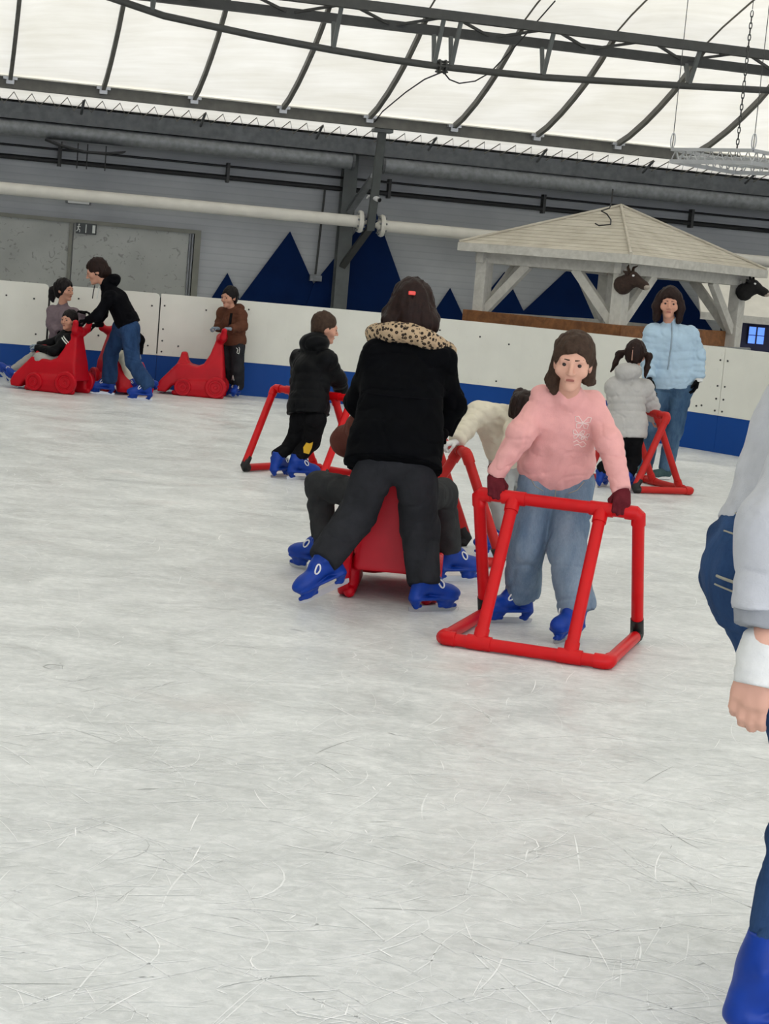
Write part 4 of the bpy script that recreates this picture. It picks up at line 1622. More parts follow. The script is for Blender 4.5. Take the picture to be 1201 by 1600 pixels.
J={
 'coat_woman':{'pel':(0.025,8.660,0.796), 'chest':(0.035,8.840,1.103), 'neck':(0.050,8.950,1.328), 'head':(0.047,9.020,1.466), 'shL':(-0.108,8.880,1.241), 'shR':(0.216,8.880,1.244), 'elL':(-0.178,8.980,0.986), 'elR':(0.290,8.980,1.014), 'wrL':(-0.068,8.970,0.841), 'wrR':(0.252,8.970,0.863), 'hipL':(-0.054,8.660,0.726), 'hipR':(0.127,8.660,0.730), 'knL':(-0.132,8.720,0.450), 'knR':(0.182,8.760,0.408), 'anL':(-0.241,8.630,0.174), 'anR':(0.214,8.740,0.115)},
 'sled_rider':{'pel':(0.050,9.320,0.496), 'chest':(0.033,9.300,0.774), 'neck':(0.031,9.300,0.941), 'head':(0.033,9.300,1.075), 'shL':(-0.154,9.300,0.851), 'shR':(0.186,9.300,0.861), 'elL':(-0.237,9.420,0.745), 'elR':(0.200,9.450,0.723), 'wrL':(-0.095,9.620,0.628), 'wrR':(0.148,9.620,0.632), 'hipL':(-0.042,9.340,0.475), 'hipR':(0.153,9.340,0.476), 'knL':(-0.360,9.660,0.460), 'knR':(0.303,9.700,0.471), 'anL':(-0.337,9.600,0.090), 'anR':(0.377,9.660,0.144)},
 'pink_girl':{'pel':(0.801,8.550,0.770), 'chest':(0.794,8.420,1.030), 'neck':(0.801,8.320,1.173), 'head':(0.799,8.220,1.308), 'shL':(0.696,8.380,1.130), 'shR':(0.927,8.400,1.130), 'elL':(0.602,8.300,0.963), 'elR':(1.012,8.300,0.948), 'wrL':(0.483,8.240,0.773), 'wrR':(1.055,8.220,0.763), 'hipL':(0.729,8.550,0.714), 'hipR':(0.889,8.550,0.715), 'knL':(0.693,8.500,0.413), 'knR':(0.880,8.420,0.411), 'anL':(0.679,8.600,0.086), 'anR':(0.909,8.330,0.074)},
 'cream_child':{'pel':(0.735,10.750,0.628), 'chest':(0.624,10.600,0.817), 'neck':(0.695,10.500,0.888), 'head':(0.786,10.400,0.893), 'shL':(0.501,10.550,0.886), 'shR':(0.696,10.500,0.877), 'elL':(0.434,10.420,0.786), 'elR':(0.698,10.300,0.737), 'wrL':(0.375,10.320,0.707), 'wrR':(0.663,10.200,0.652), 'hipL':(0.686,10.750,0.570), 'hipR':(0.799,10.750,0.564), 'knL':(0.689,10.700,0.350), 'knR':(0.862,10.900,0.300), 'anL':(0.703,10.800,0.094), 'anR':(0.945,11.000,0.053)},
 'grey_child':{'pel':(1.951,14.950,0.505), 'chest':(1.926,15.000,0.805), 'neck':(1.946,15.020,0.993), 'head':(1.975,15.030,1.140), 'shL':(1.808,14.980,0.877), 'shR':(2.085,15.050,0.886), 'elL':(1.883,15.100,0.659), 'elR':(2.165,15.120,0.726), 'wrL':(2.021,15.250,0.550), 'wrR':(2.207,15.200,0.593), 'hipL':(1.904,14.950,0.441), 'hipR':(2.022,14.950,0.441), 'knL':(1.863,14.980,0.246), 'knR':(2.047,15.000,0.260), 'anL':(1.804,14.930,0.138), 'anR':(2.064,15.000,0.098)},
 'blue_woman':{'pel':(2.454,16.150,0.906), 'chest':(2.420,16.120,1.233), 'neck':(2.394,16.120,1.419), 'head':(2.360,16.080,1.576), 'shL':(2.244,16.120,1.326), 'shR':(2.581,16.120,1.338), 'elL':(2.213,16.100,1.101), 'elR':(2.676,16.140,1.134), 'wrL':(2.237,15.950,0.899), 'wrR':(2.692,16.100,0.930), 'hipL':(2.373,16.150,0.853), 'hipR':(2.565,16.150,0.847), 'knL':(2.359,16.200,0.454), 'knR':(2.533,16.120,0.453), 'anL':(2.343,16.350,0.085), 'anR':(2.500,16.150,0.103)},
 'black_boy':{'pel':(-0.652,13.750,0.516), 'chest':(-0.657,13.820,0.832), 'neck':(-0.624,13.880,1.055), 'head':(-0.580,13.920,1.171), 'shL':(-0.767,13.950,0.930), 'shR':(-0.539,13.720,0.961), 'elL':(-0.768,14.100,0.706), 'elR':(-0.447,13.850,0.789), 'wrL':(-0.687,14.200,0.580), 'wrR':(-0.400,14.000,0.649), 'hipL':(-0.700,13.800,0.458), 'hipR':(-0.592,13.700,0.471), 'knL':(-0.743,13.850,0.275), 'knR':(-0.611,13.800,0.282), 'anL':(-0.795,13.750,0.136), 'anR':(-0.659,13.720,0.136)},
 'brown_boy':{'pel':(-1.948,21.320,0.626), 'chest':(-1.980,21.300,0.874), 'neck':(-2.014,21.280,1.053), 'head':(-2.042,21.240,1.179), 'shL':(-2.128,21.400,0.995), 'shR':(-1.874,21.200,0.999), 'elL':(-2.146,21.450,0.856), 'elR':(-1.850,21.150,0.852), 'wrL':(-2.157,21.300,0.798), 'wrR':(-1.977,21.000,0.816), 'hipL':(-1.989,21.380,0.597), 'hipR':(-1.903,21.260,0.610), 'knL':(-1.985,21.380,0.338), 'knR':(-1.882,21.260,0.338), 'anL':(-1.963,21.400,0.125), 'anR':(-1.884,21.300,0.115)},
 'hood_woman':{'pel':(-3.023,20.000,0.820), 'chest':(-3.172,20.020,1.070), 'neck':(-3.315,20.040,1.248), 'head':(-3.417,20.050,1.360), 'shL':(-3.306,20.200,1.141), 'shR':(-3.216,19.840,1.111), 'elL':(-3.347,20.200,0.894), 'elR':(-3.329,19.760,0.885), 'wrL':(-3.388,20.150,0.763), 'wrR':(-3.448,19.820,0.817), 'hipL':(-3.106,20.100,0.753), 'hipR':(-2.985,19.920,0.755), 'knL':(-3.216,20.160,0.425), 'knR':(-2.913,19.840,0.403), 'anL':(-3.267,20.200,0.108), 'anR':(-2.791,19.780,0.098)},
 'mauve_girl':{'pel':(-3.847,20.550,0.550), 'chest':(-3.862,20.550,0.790), 'neck':(-3.866,20.550,0.972), 'head':(-3.847,20.520,1.112), 'shL':(-3.987,20.600,0.873), 'shR':(-3.726,20.500,0.876), 'elL':(-3.982,20.550,0.707), 'elR':(-3.606,20.350,0.796), 'wrL':(-3.850,20.350,0.630), 'wrR':(-3.596,20.300,0.885), 'hipL':(-3.905,20.600,0.507), 'hipR':(-3.784,20.500,0.521), 'knL':(-3.892,20.600,0.287), 'knR':(-3.770,20.500,0.295), 'anL':(-3.878,20.600,0.067), 'anR':(-3.756,20.500,0.069)},
 'seated_boy':{'pel':(-3.692,19.950,0.358), 'chest':(-3.698,19.950,0.564), 'neck':(-3.678,19.950,0.708), 'head':(-3.665,19.920,0.802), 'shL':(-3.740,20.080,0.620), 'shR':(-3.634,19.820,0.610), 'elL':(-3.896,20.100,0.513), 'elR':(-3.797,19.800,0.448), 'wrL':(-4.028,20.050,0.482), 'wrR':(-4.006,19.950,0.459), 'hipL':(-3.734,20.020,0.351), 'hipR':(-3.706,19.880,0.339), 'knL':(-4.052,20.100,0.363), 'knR':(-3.950,19.850,0.355), 'anL':(-4.325,20.100,0.224), 'anR':(-4.198,19.950,0.200)},
 'white_leg_child':{'pel':(-3.181,20.620,0.436), 'chest':(-3.182,20.620,0.672), 'neck':(-3.185,20.620,0.825), 'head':(-3.186,20.620,0.942), 'shL':(-3.253,20.850,0.739), 'shR':(-3.089,20.650,0.745), 'elL':(-3.110,20.900,0.601), 'elR':(-2.962,20.600,0.625), 'wrL':(-3.041,20.850,0.475), 'wrR':(-2.968,20.620,0.455), 'hipL':(-3.207,20.700,0.416), 'hipR':(-3.154,20.550,0.413), 'knL':(-3.032,20.520,0.425), 'knR':(-3.074,20.320,0.409), 'anL':(-3.011,20.900,0.147), 'anR':(-3.052,20.660,0.187)},
 'hoodie_adult':{'pel':(0.873,3.950,1.073), 'chest':(0.960,3.980,1.387), 'neck':(1.004,4.000,1.596), 'head':(1.027,4.000,1.753), 'shL':(1.024,4.180,1.494), 'shR':(0.909,3.760,1.496), 'elL':(1.055,4.200,1.148), 'elR':(0.817,3.640,1.193), 'wrL':(1.073,4.150,0.897), 'wrR':(0.786,3.580,0.928), 'hipL':(0.924,4.050,1.031), 'hipR':(0.853,3.860,1.051), 'knL':(1.170,4.200,0.581), 'knR':(1.020,3.860,0.655), 'anL':(1.154,4.200,0.194), 'anR':(0.952,3.840,0.277)},
}


# ------------------------------------------------------------------ people
UPV = np.array([0, 0, 1.0])


def cone_cut(s, a, b, ra, rb, flat=1.0, lat=None, k=None, bulge=None, over=.0):
    """cone whose far end is cut square (open trouser or sleeve hem)"""
    s.cone(a, b, ra, rb, flat, lat, k, bulge)
    op, fn, lo, hi, kk = s.ops.pop()
    ax = unit(np.asarray(b, float) - np.asarray(a, float))
    p = np.asarray(b, float) + ax * over
    s.ops.append((op, lambda P: np.maximum(fn(P), (P - p) @ ax), lo, hi, kk))
    return s


def head_frame(hf, tilt):
    f = unit(hf)
    u = unit(np.asarray(tilt, float) - f * (np.asarray(tilt, float) @ f))
    r = np.cross(f, u)
    return r, f, u


def person(key, label, spec):
    j = {k: np.array(v) for k, v in J[key].items()}
    sk = spec.get('skates')
    feet = []
    if sk:
        for q in sk:
            pos, fwd = q[0], q[1]
            pitch = q[2] if len(q) > 2 else 0
            feet.append((pos, fwd, pitch))
        sc = spec.get('skate_scale', 1.0)
        az = spec.get('ankle_z', .19)
        j['anL'] = skate_ankle(feet[0][0], feet[0][1], feet[0][2], sc, az)
        j['anR'] = skate_ankle(feet[1][0], feet[1][1], feet[1][2], sc, az)
    base = np.array([j['pel'][0], j['pel'][1], 0])
    if 'base' in spec:
        base = np.array(spec['base'])
    m = spec.get('m', 1.0)
    h = spec.get('h', .009)
    face = unit(spec['face'])
    lat = unit(j['shR'] - j['shL'])
    plat = unit(j['hipR'] - j['hipL'])
    axis = unit(j['chest'] - j['pel'])
    # which image-side arm is the right one
    fb = unit(spec.get('fwd', (0, 1, 0)))
    rv = np.cross(fb, [0, 0, 1])
    sR = 1 if (j['shR'] - j['shL']) @ rv > 0 else -1

    hs = spec.get('head', 1.0) * 1.07
    j['head'] = j['head'] - np.array([0, 0, .012])
    r, f, u = head_frame(face, spec.get('tilt', (0, 0, 1)))
    HP = lambda x, y, z: j['head'] + (r * x + f * y + u * z) * hs

    # --- body: one continuous surface
    s = SDF(spec.get('hb', .007), .03)
    tr = spec['top']
    s.cone(j['pel'], j['chest'], .115 * m, .12 * m, .7, lat)
    s.cone(j['chest'], j['neck'], .12 * m, .05 * m, .7, lat)
    s.cone(j['shL'], j['shR'], .04 * m, .04 * m)
    nk = j['neck'] * .6 + j['chest'] * .4
    s.cone(nk, HP(0, -.015, -.06), .05 * hs, .046 * hs)
    for q in 'LR':
        s.cone(j['sh' + q], j['el' + q], .036 * m, .03 * m)
        s.cone(j['el' + q], j['wr' + q], .03 * m, .022 * m)
        s.cone(j['hip' + q], j['kn' + q], .06 * m, .045 * m)
        s.cone(j['kn' + q], j['an' + q], .042 * m, .032 * m)
    s.ell(HP(0, -.018, .035), np.array((.074, .094, .09)) * hs, (r, f, u), k=.02 * hs)
    s.cone(HP(0, .026, -.005), HP(0, .045, -.070), .067 * hs, .040 * hs, k=.03 * hs)
    s.ell(HP(0, .075, -.092), np.array((.022, .018, .016)) * hs, (r, f, u), k=.02 * hs)
    s.cone(HP(0, .090, .02), HP(0, .112, -.022), .007 * hs, .011 * hs, k=.012 * hs)
    s.ell(HP(.012, .098, -.027), np.array((.010, .010, .008)) * hs, (r, f, u), k=.008 * hs)
    s.ell(HP(-.012, .098, -.027), np.array((.010, .010, .008)) * hs, (r, f, u), k=.008 * hs)
    s.cone(HP(-.045, .075, .032), HP(.045, .075, .032), .012 * hs, .012 * hs, k=.02 * hs)
    s.cone(HP(-.018, .086, -.056), HP(.018, .086, -.056), .0075 * hs, .0075 * hs, k=.01 * hs)
    for q in (-1, 1):
        s.ell(HP(.033 * q, .1, .012), np.array((.017, .014, .011)) * hs, (r, f, u), k=.012 * hs, sub=True)
        s.ell(HP(.076 * q, -.012, .0), np.array((.010, .022, .032)) * hs, (r, f, u), k=.008 * hs)
        s.ell(HP(.045 * q, .062, -.02), np.array((.027, .02, .024)) * hs, (r, f, u), k=.025 * hs)
    for q in 'LR':
        if q in spec.get('bare', ''):
            hd = spec['hands'][q]
            x, y, z = frame_from(hd[1], hd[2])
            W = j['wr' + q]
            hand_sdf(s, lambda a, b_, c: W + x * a + y * b_ + z * c, spec.get('hand_size', 1) * m, hd[0], sR if q == 'R' else -sR)
    me = s.mesh('person', base)
    body = link('person', me, M[spec.get('skin', 'skin')], None, Vector(base))
    tag(body, label, 'person')

    # --- face details
    for q in (-1, 1):
        e = SDF(.004, .004)
        e.ell(HP(.033 * q, .0795, .012), np.array((.0105, .0105, .0095)) * hs, (r, f, u))
        e.build('eye', M['eye'], body, base)
    e = SDF(.004, .004)
    e.cone(HP(-.014, .0895, -.055), HP(.014, .0895, -.055), .006 * hs, .006 * hs)
    e.build('lips', M['lip'], body, base)
    hm = M[spec.get('hairmat', 'hair_brown')]
    for q in (-1, 1):
        e = SDF(.004, .004)
        e.cone(HP(.014 * q, .0905, .034), HP(.05 * q, .082, .037), .004 * hs, .003 * hs)
        e.build('eyebrow', hm, body, base)

    # --- hair
    s = SDF(.008 if hs > .8 else .007, .02)
    hr = spec.get('hair', {})
    vol = hr.get('vol', 1.0) * 1.04
    s.ell(HP(0, -.026, .045), np.array((.086, .104, .098)) * hs * vol, (r, f, u))
    if hr.get('back', True):
        s.ell(HP(0, -.06, -.0), np.array((.078, .06, .085)) * hs * vol, (r, f, u))
    s.ell(HP(0, .115, -.05), np.array((.082, .085, .125)) * hs, (r, f, u), sub=True, k=.02)
    for c in hr.get('locks', []):
        s.chain([HP(*p) for p in c[0]], [x * hs for x in c[1]], k=.02)
    s.wrinkle((.008, (42, 42, 9)), (.005, (105, 105, 22)))
    s.build('hair', hm, body, base)

    # --- top garment
    t = spec['top']
    s = SDF(h, .04)
    fl = t.get('flat', .68)
    hem = t.get('hem', .05)
    P0 = j['pel'] - axis * (hem + .06)
    bl = t.get('bulge')
    rh = t.get('rh', t['rp'])
    s.cone(P0, j['pel'] + axis * .03, rh, t['rp'], fl, lat, bulge=(bl[0] * .35, bl[1]) if bl else None)
    s.cone(j['pel'] + axis * .03, j['chest'], t['rp'], t['rc'], fl, lat, bulge=(bl[0] * .65, bl[1]) if bl else None)
    s.cone(j['chest'], j['neck'] - u * .03 * m, t['rc'] * .92, t.get('rn', .075) * m, fl, lat, bulge=(2, bl[1]) if bl else None)
    s.cone(j['shL'] - UPV * .012, j['shR'] - UPV * .012, t['ra'][0] * .8, t['ra'][0] * .8, k=.06)
    if t.get('belly'):
        s.ell(j['pel'] * .55 + j['chest'] * .45 + fb * t['belly'][0], t['belly'][1], (lat, np.cross(axis, lat), axis), k=.06)
    s.cut(j['pel'] - axis * hem, -axis)
    sb = t.get('sleeve_bulge')
    for q in 'LR':
        ra = t['ra']
        s.cone(j['sh' + q] - UPV * .015, j['el' + q], ra[0] * .8, ra[1] * .88, bulge=sb, k=.055)
        wv = unit(j['wr' + q] - j['el' + q])
        cone_cut(s, j['el' + q], j['wr' + q] - wv * t.get('short', .0), ra[1] * .9, ra[2] * .95, bulge=sb)
    if t.get('hood'):
        hd = t['hood']
        bk = -fb
        s.ell(j['neck'] + bk * hd[0] + np.array([0, 0, hd[1]]), hd[2], (lat, np.cross(axis, lat), axis), k=.04)
    for c in t.get('extra', []):
        s.cone(*c)
    if t.get('collar', True):
        s.cone(j['neck'] - u * .06 * m, j['neck'] - u * .012 * m, .075 * m, .064 * m, k=.02)
    s.wrinkle(*(t.get('wr', ((.005, (13, 13, 10)), (.003, (30, 30, 24)))) + ((t.get('crease', .007), (6, 6, 9), .14), (t.get('crease', .007) * .6, (12, 12, 15), .16))))
    top = s.build(t.get('name', 'jacket'), M[t['mat']], body, base)

    # --- trousers
    b = spec['bottom']
    s = SDF(h, .04)
    rr = b['r']
    s.cone(j['hipL'], j['hipR'], rr[0], rr[0], k=.03)
    s.cone(j['pel'] + axis * .10 * m, j['pel'] - axis * .03, rr[0] * 1.15, rr[0] * 1.25, .72, plat)
    for q in 'LR':
        s.cone(j['hip' + q], j['kn' + q], rr[0], rr[1], k=.025)
        cone_cut(s, j['kn' + q], j['an' + q], rr[1], rr[2], k=.025, over=b.get('over', 0))
    if b.get('seat'):
        s.ell(j['pel'] + np.array(b['seat'][0]), b['seat'][1], k=.05)
    s.cut(j['pel'] + axis * .12 * m, axis)
    s.wrinkle(*(b.get('wr', ((.006, (11, 11, 7)), (.004, (26, 26, 16)))) + ((b.get('crease', .008), (6, 6, 5), .14), (b.get('crease', .008) * .6, (11, 11, 13), .15))))
    trs = s.build(b.get('name', 'trousers'), M[b['mat']], body, base)

    # --- gloves
    for q in 'LR':
        hd = spec.get('hands', {}).get(q)
        if hd and q not in spec.get('bare', ''):
            glove(body, j['wr' + q], hd[1], hd[2], sR if q == 'R' else -sR, hd[0], M[spec.get('glove', 'glove_black')], spec.get('hand_size', 1) * m)
    # --- skates
    for (pos, fwd, pitch) in feet:
        skate(body, pos if len(pos) == 3 else (pos[0], pos[1], 0), fwd, pitch, sc)
    return dict(body=body, top=top, bottom=trs, j=j, base=base, HP=HP, lat=lat, axis=axis, fb=fb, rfu=(r, f, u), hs=hs)


def drape(p, garment, name, mat, strokes, origin, right, upv, ray, width=.004, parent=None, lift=.002):
    """lay strokes (polylines in metres on a right/up frame) onto a garment by casting rays"""
    ob = garment
    bv = BVHTree.FromPolygons([v.co for v in ob.data.vertices], [tuple(q.vertices) for q in ob.data.polygons])
    base = Vector(p['base'])
    d = Vector(ray).normalized()
    mb = MB()
    for st in strokes:
        pts = []
        w = width
        if isinstance(st, tuple):
            st, w = st
        dense = []
        for a, b in zip(st[:-1], st[1:]):
            nseg = max(1, int(math.hypot(b[0] - a[0], b[1] - a[1]) / .012))
            dense += [(a[0] + (b[0] - a[0]) * i / nseg, a[1] + (b[1] - a[1]) * i / nseg) for i in range(nseg)]
        dense.append(st[-1])
        for (x, y) in dense:
            o = Vector(origin) + Vector(right) * x + Vector(upv) * y - base - d * .5
            hit = bv.ray_cast(o, d, 1.2)
            if hit[0] is not None:
                pts.append(hit[0] - d * lift)
        if len(pts) > 1:
            mb.tube(pts, w, 6)
    if not mb.v:
        return None
    return mb.build(name, mat, parent or garment)


def drape_patch(p, garment, name, mat, poly, origin, right, upv, ray, lift=.004):
    """a flat printed patch laid onto a garment"""
    ob = garment
    bv = BVHTree.FromPolygons([v.co for v in ob.data.vertices], [tuple(q.vertices) for q in ob.data.polygons])
    base = Vector(p['base'])
    d = Vector(ray).normalized()
    cx = sum(a for a, b in poly) / len(poly)
    cy = sum(b for a, b in poly) / len(poly)
    rings = [.0, .5, 1.0]
    vs = []
    m = len(poly)
    for t in rings:
        for (x, y) in poly:
            o = Vector(origin) + Vector(right) * (cx + (x - cx) * t) + Vector(upv) * (cy + (y - cy) * t) - base - d * .5
            hit = bv.ray_cast(o, d, 1.2)
            if hit[0] is None:
                return None
            vs.append(hit[0] - d * lift)
    fs = []
    for i in range(len(rings) - 1):
        for k in range(m):
            l = (k + 1) % m
            fs.append((i * m + k, i * m + l, (i + 1) * m + l, (i + 1) * m + k))
    return MB().add(vs, fs, True).build(name, mat, garment)


# ---------- equipment in place
walker('bright red pipe skating frame held by the girl in pink', (.895, 8.54), (-.30, -.95), M['red'], .74, .755)
walker('red pipe skating frame in front of the boy in black', (-.82, 13.66), (.57, .82), M['red'])
walker('faded red pipe skating frame beside the child in the grey puffer', (1.87, 15.12), (.9, .42), M['red_old'], .58)
walker('red pipe skating frame held by the bending child in cream', (.63, 10.64), (-.95, -.22), M['red_old'], .62)
sled('red push sled between the legs of the woman in the black coat', (.05, 8.86), (.05, 1))
sled('red push sled pushed by the woman in the black hoodie', (-3.43, 19.82), (-.96, .27))
sled('red push sled held by the boy in the brown jacket', (-1.97, 21.08), (-1, -.02))
sled('red push sled turned right behind the woman in the black hoodie', (-3.36, 20.95), (.55, -.83))

# ---------- woman in the black coat, seen from behind
p = person('coat_woman', 'person in a black coat with leopard collar, seen from behind, pushing a red sled', dict(
    face=(.08, 1, -.35), tilt=(0, .35, 1), fwd=(0, 1, 0), head=1.0, h=.008, hairmat='hair_brown',
    hair=dict(vol=1.1, locks=[([(-.05, -.06, .0), (-.08, -.055, -.07), (-.085, -.03, -.12)], [.055, .05, .03]), ([(.05, -.06, .0), (.08, -.055, -.07), (.085, -.03, -.12)], [.055, .05, .03]),
                               ([(0, -.06, 0), (0, -.055, -.1)], [.075, .06]),
                               ([(-.07, -.03, .04), (-.105, -.03, -.02), (-.11, -.04, -.07)], [.03, .026, .012]), ([(.07, -.03, .04), (.108, -.03, -.03), (.118, -.04, -.09)], [.03, .026, .012])]),
    top=dict(name='coat', mat='coat', rp=.225, rc=.205, rh=.255, flat=.66, hem=.10, ra=(.085, .078, .06), rn=.12, collar=False,
             hood=(.13, -.13, (.135, .05, .11)), wr=((.006, (10, 10, 6)), (.003, (24, 24, 18)))),
    bottom=dict(mat='grey_trouser', r=(.105, .098, .088), over=.04, wr=((.007, (9, 9, 4)), (.004, (22, 22, 9)))),
    skates=[((-.24, 8.60, .075), (-.88, -.45), -.42), ((.265, 8.735, 0), (.84, .5))], skate_scale=.93,
    hands=dict(L=('grip', (.2, 1, -.1), (0, 0, 1)), R=('grip', (-.1, 1, -.1), (0, 0, 1)))))
base = p['base']
jj = p['j']
s = SDF(.008, .02)
pts = []
for k in range(17):
    t = math.pi * (.92 + 1.16 * k / 16)
    pts.append(jj['neck'] + np.array([.18 * math.cos(t) + .008, .05 + .165 * math.sin(t), -.05 * abs(math.cos(t)) ** 2 + .022 - .03 * math.cos(t)]))
for a, b in zip(pts[:-1], pts[1:]):
    s.cone(a, b, .046, .046)
s.wrinkle((.006, (50, 50, 50)))
o = s.build('collar', M['leopard'], p['body'], base)
o['label'] = 'leopard print plush collar'
mb = MB()
c = Vector(p['HP'](.005, -.142, .045)) - Vector(base)
mb.box(c.x - .018, c.x + .018, c.y - .012, c.y + .012, c.z - .01, c.z + .01)
mb.build('hair_clip', M['clip'], p['body'], bevel=.005)
drape(p, p['top'], 'seam', M['hoodblack'], [([(-.2, 0), (.2, 0)], .003)], jj['chest'] + np.array([0, 0, -.05]), (1, 0, 0), (0, 0, 1), (0, 1, 0))

# ---------- rider on that sled
person('sled_rider', 'person in a rust brown jacket seated on the red sled before the coat wearer', dict(
    face=(0, 1, 0), fwd=(0, 1, 0), m=.92, head=.95, h=.009, hairmat='hair_dark',
    top=dict(mat='rust', rp=.17, rc=.185, flat=.66, hem=.06, ra=(.085, .085, .06)),
    bottom=dict(mat='rider_trouser', r=(.10, .085, .065), over=.03, wr=((.008, (10, 10, 8)), (.005, (22, 22, 22)))),
    skates=[((-.36, 9.62, 0), (-.8, .5)), ((.41, 9.68, 0), (.85, .5))], skate_scale=.95,
    hands=dict(L=('grip', (.3, 1, 0), (0, 0, 1)), R=('grip', (-.3, 1, 0), (0, 0, 1)))))

# ---------- girl in pink
J['pink_girl']['wrL'] = tuple(np.array([.50, 8.35, .742]))
J['pink_girl']['wrR'] = tuple(np.array([1.08, 8.17, .742]))
p = person('pink_girl', 'person in a pink sweatshirt and blue jeans leaning on a red skating frame', dict(
    face=(-.15, -1, -.12), tilt=(0, -.15, 1), fwd=(-.2, -1, 0), m=.86, head=.97, h=.007, hb=.006, hairmat='hair_short', skin='skin2',
    hair=dict(vol=1.05, back=True, locks=[([(-.06, -.05, .0), (-.075, -.06, -.07)], [.04, .03]), ([(.06, -.05, .0), (.078, -.06, -.08), (.07, -.05, -.13)], [.04, .035, .02])]),
    top=dict(name='sweatshirt', mat='pink', rp=.175, rc=.165, rh=.155, flat=.72, hem=.055, ra=(.07, .068, .048), rn=.09, collar=True,
             wr=((.006, (12, 12, 16)), (.004, (26, 26, 30)))),
    bottom=dict(name='jeans', mat='denim', r=(.10, .092, .092), over=.035, wr=((.006, (10, 10, 6)), (.004, (24, 24, 18)))),
    skates=[((.66, 8.62, 0), (-.9, -.4)), ((.915, 8.30, 0), (-.55, -.83))], skate_scale=.88,
    glove='glove_wine', hand_size=1.18,
    hands=dict(L=('grip', (.1, -.8, -.6), (0, -.6, .8)), R=('grip', (-.1, -.8, -.6), (0, -.6, .8)))))
jj = p['j']
base = p['base']
# ribbed cuffs and hem
for q in 'LR':
    w = unit(jj['wr' + q] - jj['el' + q])
    s = SDF(.006, .01)
    cone_cut(s, jj['wr' + q] - w * .06, jj['wr' + q] - w * .005, .046, .041)
    s.build('cuff', M['pink'], p['top'], base)
rt, uu = np.array([1.0, 0.03, 0]), np.array([0.03, -.12, 1.0])
org = jj['chest'] + np.array([.085, -.1, -.045])


def butterfly(cx, cy, k):
    w = []
    for sd in (-1, 1):
        w.append([(cx, cy), (cx + sd * .018 * k, cy + .022 * k), (cx + sd * .03 * k, cy + .02 * k), (cx + sd * .026 * k, cy + .002 * k), (cx, cy - .002 * k)])
        w.append([(cx, cy - .002 * k), (cx + sd * .022 * k, cy - .006 * k), (cx + sd * .02 * k, cy - .022 * k), (cx + sd * .008 * k, cy - .02 * k), (cx, cy - .004 * k)])
    return w


drape(p, p['top'], 'chest_print', M['pinkprint'], butterfly(0, .045, 1.25) + butterfly(-.012, -.012, .9) + butterfly(.018, -.02, .7) +
      [[(-.03, -.05), (-.015, -.04), (0, -.052), (.015, -.042), (.03, -.055)], [(-.025, -.065), (-.005, -.058), (.012, -.07), (.028, -.062)]],
      org, rt, uu, (0.1, 1, -.1), .0022)
# waistband line and fly stitching
drape(p, p['bottom'], 'pocket_stitching', M['stitch'], [[(-.13, -.03), (-.10, -.07), (-.06, -.09)], [(.13, -.03), (.10, -.07), (.06, -.09)], [(.0, -.02), (.0, -.12)]],
      jj['pel'] + np.array([0, -.1, 0]), (1, 0, 0), (0, 0, 1), (0, 1, -.05), .002)

# ---------- child in cream bending behind
person('cream_child', 'person in a cream quilted jacket bending over a skating frame behind the girl in pink', dict(
    face=(.75, -.55, -.35), tilt=(.3, -.5, .8), fwd=(-.6, -.75, 0), m=.74, head=.88, h=.008, hairmat='hair_brown',
    hair=dict(vol=1.08, locks=[([(0, -.08, .06), (-.06, -.14, .06), (-.14, -.16, .03), (-.2, -.16, -.02)], [.06, .045, .035, .02])]),
    top=dict(mat='cream', rp=.15, rc=.15, flat=.75, hem=.03, ra=(.072, .064, .05), sleeve_bulge=(3, .008), wr=((.006, (18, 18, 18)), (.004, (40, 40, 40)))),
    bottom=dict(mat='paletrouser', r=(.085, .072, .06), over=.02),
    skates=[((.69, 10.72, 0), (-.95, -.25)), ((.93, 11.02, 0), (-.9, .3))], skate_scale=.82,
    glove='whiteknit', hands=dict(L=('grip', (-.9, -.3, -.3), (0, 0, 1)), R=('grip', (-.5, -.8, -.3), (0, 0, 1)))))

# ---------- child in the grey puffer with pigtails
p = person('grey_child', 'person with brown pigtails in a pale grey puffer coat, seen from behind', dict(
    face=(.35, .93, -.05), fwd=(.35, .93, 0), m=.72, head=.86, h=.008, hairmat='hair_brown',
    bare='R', hair=dict(vol=1.02, locks=[([(-.085, -.03, .03), (-.14, -.04, .0), (-.165, -.05, -.09), (-.20, -.05, -.17)], [.022, .03, .026, .012]),
                                         ([(.085, -.03, .03), (.13, -.04, .0), (.13, -.05, -.1), (.125, -.05, -.19)], [.022, .03, .026, .012])]),
    top=dict(name='puffer_coat', mat='greypuffer', rp=.175, rc=.155, rh=.185, flat=.8, hem=.07, ra=(.075, .07, .055), bulge=(7, .012), sleeve_bulge=(3, .012),
             hood=(.09, .0, (.12, .085, .075)), wr=((.004, (16, 16, 22)), (.002, (40, 40, 40)))),
    bottom=dict(mat='blacktrouser', r=(.075, .062, .055), over=.02),
    skates=[((1.81, 15.06, 0), (.45, .9)), ((2.02, 14.90, 0), (.6, .8))], skate_scale=.8,
    hands=dict(L=('grip', (.5, .8, 0), (0, 0, 1)), R=('grip', (.75, .5, -.35), (0, 0, 1)))))
mb = MB()
mb.tube([Vector(p['HP'](0, y, z)) - Vector(p['base']) for y, z in ((-.135, .07), (-.138, .02), (-.128, -.05))], .0035, 5)
mb.build('hair_parting', M['skin2'], p['body'])

